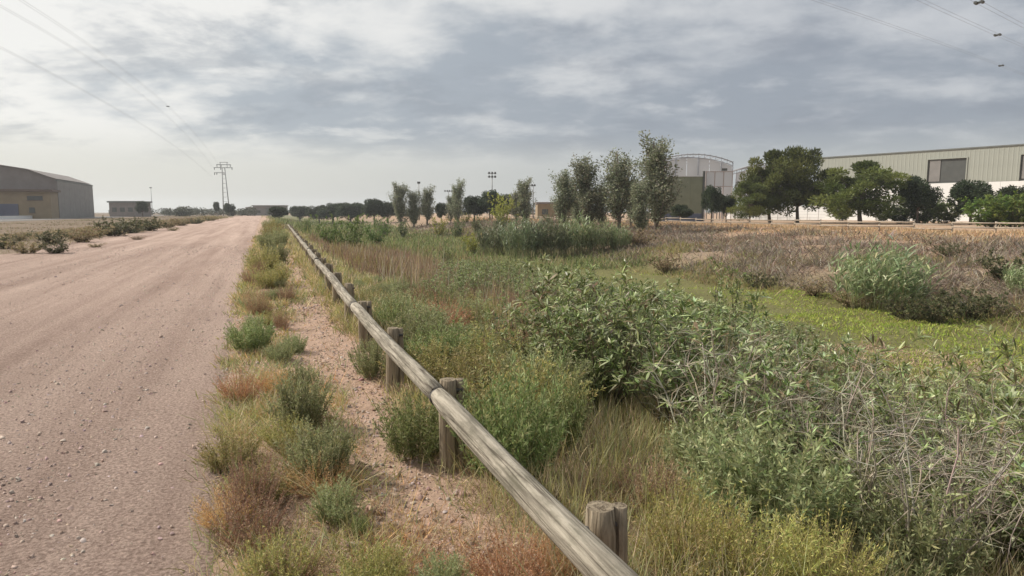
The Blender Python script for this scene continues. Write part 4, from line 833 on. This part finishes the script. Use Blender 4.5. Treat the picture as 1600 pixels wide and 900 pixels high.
def kerb():
    A = at(-60, 331, 120)[:2]; B = at(137, 331, 190)[:2]; d = unit(B - A); r = empty('low_wall', (*A, 0), math.atan2(d[1], d[0])); L = float(np.linalg.norm(B - A)); n = int(L / 4)
    tag(r, 'long low white wall in front of the left warehouse', 'wall')
    me = boxes('block', [(.01, 3.98, 0, .4, 0, .62), (-.01, 4.0, -.05, .45, .62, .74)])
    for k in range(n): link('block', me, r, M_WHITE, (k * 4.0, 0, 0))
kerb()
S_ = np.geomspace(20, 400, 60); T_ = np.linspace(-52, -40, 4)
tag(link('asphalt_road', grid('asphalt_road', S_, T_, lambda s, t: np.full_like(s, .03), rough_mat('asphalt', (.15, .14, .13), (.2, .185, .17), 5, .9, .2))), 'grey asphalt road beyond the scrub at the left', 'road', kind='structure')

# rail fence on the far bank
def far_fence():
    ss = np.arange(16, 150, 3.2); r = empty('rail_fence', (*ST(16, 49.5), 0)); o0 = np.array([*ST(16, 49.5), 0]); tag(r, 'pale two-rail wooden fence along the crest of the far bank', 'fence')
    pm = rod('post', [(0, 0, -.3), (0, 0, .85)], .07, 8); rm = rod('rail', [(0, 0, 0), (0, 0, 3.19)], .055, 8)
    from mathutils import Vector
    q = Vector((D2[0], D2[1], 0)).to_track_quat('Z', 'Y')
    for s in ss:
        P = np.array([*ST(s, 49.5), float(terrain_st(s, 49.5))]) - o0; link('post', pm, r, M_FARW, P)
        for z in (.38, .72):
            o = link('rail', rm, r, M_FARW, P + np.array([-.1 * N2[0], -.1 * N2[1], z])); o.rotation_mode = 'QUATERNION'; o.rotation_quaternion = q
M_FARW = wood_mat('pale_far_wood', (.34, .28, .22), (.48, .41, .33), (.26, .21, .16))
far_fence()

# ------------------------------------------------------------------ masts, pylon and cables
def mast(u, Y, vtop, label, arms=1, heads=4, wide=1.6):
    P = at(u, 331, Y); r = empty('floodlight_mast', (P[0], P[1], 0), .15); tag(r, label, 'mast'); zt = float(at(u, vtop, Y)[2])
    link('pole', rod('pole', [(0, 0, -.2), (0, 0, zt * .5), (0, 0, zt)], .16, 8, .5), r, M_GALV)
    for a in range(arms):
        z = zt - .1 - a * .75; link('crossarm', boxes('crossarm', [(-wide / 2, wide / 2, -.06, .06, z - .06, z + .06)]), r, M_GALV)
        for k in range(heads):
            x = -wide / 2 + wide * (k + .5) / heads; link('floodlight', boxes('floodlight', [(x - .16, x + .16, -.38, -.08, z - .2, z + .26)]), r, M_DARK)
mast(769, 140, 270, 'tall floodlight mast with two rows of lamps above the middle trees', 2, 3, 1.9)
mast(655, 150, 285, 'slim mast with a small head among the middle poplars', 1, 2, .7)
mast(701, 190, 298, 'distant thin mast with a wide lamp bar', 1, 4, 2.6)
mast(833, 150, 289, 'thin lamp mast right of the feathery poplar', 1, 2, 1.2)
mast(238, 300, 293, 'faint thin mast on the left horizon', 1, 2, 1.0)
PY = 250.
def pylon():
    P = at(353, 331, PY); r = empty('pylon', (P[0], P[1], 0), .1); tag(r, 'steel power pylon with two legs and crossarms at the end of the road', 'pylon'); k = PY / F
    zt = float(at(352, 262, PY)[2])
    for x0, x1 in ((-.7, -.6), (1.1, .35)):
        link('leg', rod('leg', [(x0 * 1.3, 0, -.3), (x1, 0, zt)], .2, 8, .7), r, M_GALV)
    link('lattice', boxes('lattice', [(-.75, .85 - .035 * z, -.05, .05, z, z + .1) for z in np.arange(2, zt - 1, 1.7)]), r, M_GALV)
    for z, a, b in ((zt, -3.6, 3.2), (zt + 1.1, -2.6, 2.6), (zt - 1.9, -3.6, .2)):
        ar = link('crossarm', boxes('crossarm', [(a, b, -.14, .14, z - .11, z + .11)]), r, M_GALV)
        for x in (a + .2, (a + b) / 2 - .9, b - .2): link('insulator', rod('insulator', [(x, 0, z - .12), (x, 0, z - .8)], .12, 6), ar, M_DARK)
    link('top_bar', boxes('top_bar', [(-1.4, 1.6, -.1, .1, zt + 1.9, zt + 2.05), (-1.3, -1.15, -.08, .08, zt, zt + 1.9), (1.2, 1.35, -.08, .08, zt, zt + 1.9)]), r, M_GALV)
pylon()
M_CABLE = mat_panel('cable', (.3, .3, .31))
def cable(pts, label, rad, spacer=None, gap=.4):
    P = np.array([at(*p) for p in pts]); k = np.array([0, .5, 1.0]); y = P[:, 1]; uu = (y - y[0]) / (y[2] - y[0])
    cf = [np.polyfit(uu, P[:, j], 2 if j == 2 else 1) for j in range(3)]
    w = np.linspace(-.45 if pts[2][2] > 200 else -.9, 1.0, 60); Q = np.stack([np.polyval(c, w) for c in cf], -1)
    r = empty('power_cable', Q[-1]); tag(r, label, 'cable')
    d = unit(Q[-1] - Q[0]); side = unit(np.cross(d, [0, 0, 1.])) * gap / 2
    for sg in (-1, 1): link('conductor', rod('conductor', Q - Q[-1] + side * sg, rad, 5), r, M_CABLE)
    if spacer is not None:
        c = np.array([np.polyval(q, spacer) for q in cf]) - Q[-1]
        link('spacer', rod('spacer', [c - side * 1.3, c + side * 1.3], .09, 6), r, M_DARK)
        for sg in (-1, 1): link('clamp', rod('clamp', [c + side * sg - d * .22, c + side * sg + d * .22], .12, 6), r, M_DARK)
cable([(70, 0, 70), (230, 165, 150), (349, 256, PY)], 'twin power cable at upper left, highest of three, with a spacer', .012, .45)
cable([(28, 0, 70), (190, 152, 140), (340, 262, PY)], 'twin power cable at upper left, middle of three', .012)
cable([(0, 58, 75), (200, 198, 150), (338, 276, PY)], 'twin power cable at upper left, lowest of three', .012)
cable([(1300, 0, 60), (1445, 68, 80), (1700, 158, 130)], 'twin power cable at upper right, leftmost of three', .009, .50)
cable([(1440, 0, 55), (1558, 55, 70), (1720, 120, 110)], 'twin power cable at upper right, middle of three', .009, .27)
cable([(1525, 0, 50), (1600, 42, 60), (1760, 118, 100)], 'twin power cable at upper right, nearest the corner', .009, .015)
def haze():
    me = boxes('haze', [(-2300, 2300, -1100, 2300, -5, 40)]); m = bpy.data.materials.new('haze_air'); m.use_nodes = True; nt = m.node_tree; nt.nodes.clear()
    v = nt.nodes.new('ShaderNodeVolumePrincipled'); v.inputs['Color'].default_value = (.86, .89, .92, 1); v.inputs['Density'].default_value = .0004; v.inputs['Anisotropy'].default_value = .3
    o = nt.nodes.new('ShaderNodeOutputMaterial'); nt.links.new(v.outputs[0], o.inputs['Volume'])
    tag(link('haze', me, None, m), 'thin pale haze hanging over the whole plain', 'haze', kind='stuff')
haze()
print('tris', sum(len(m.polygons) * 2 for m in bpy.data.meshes))
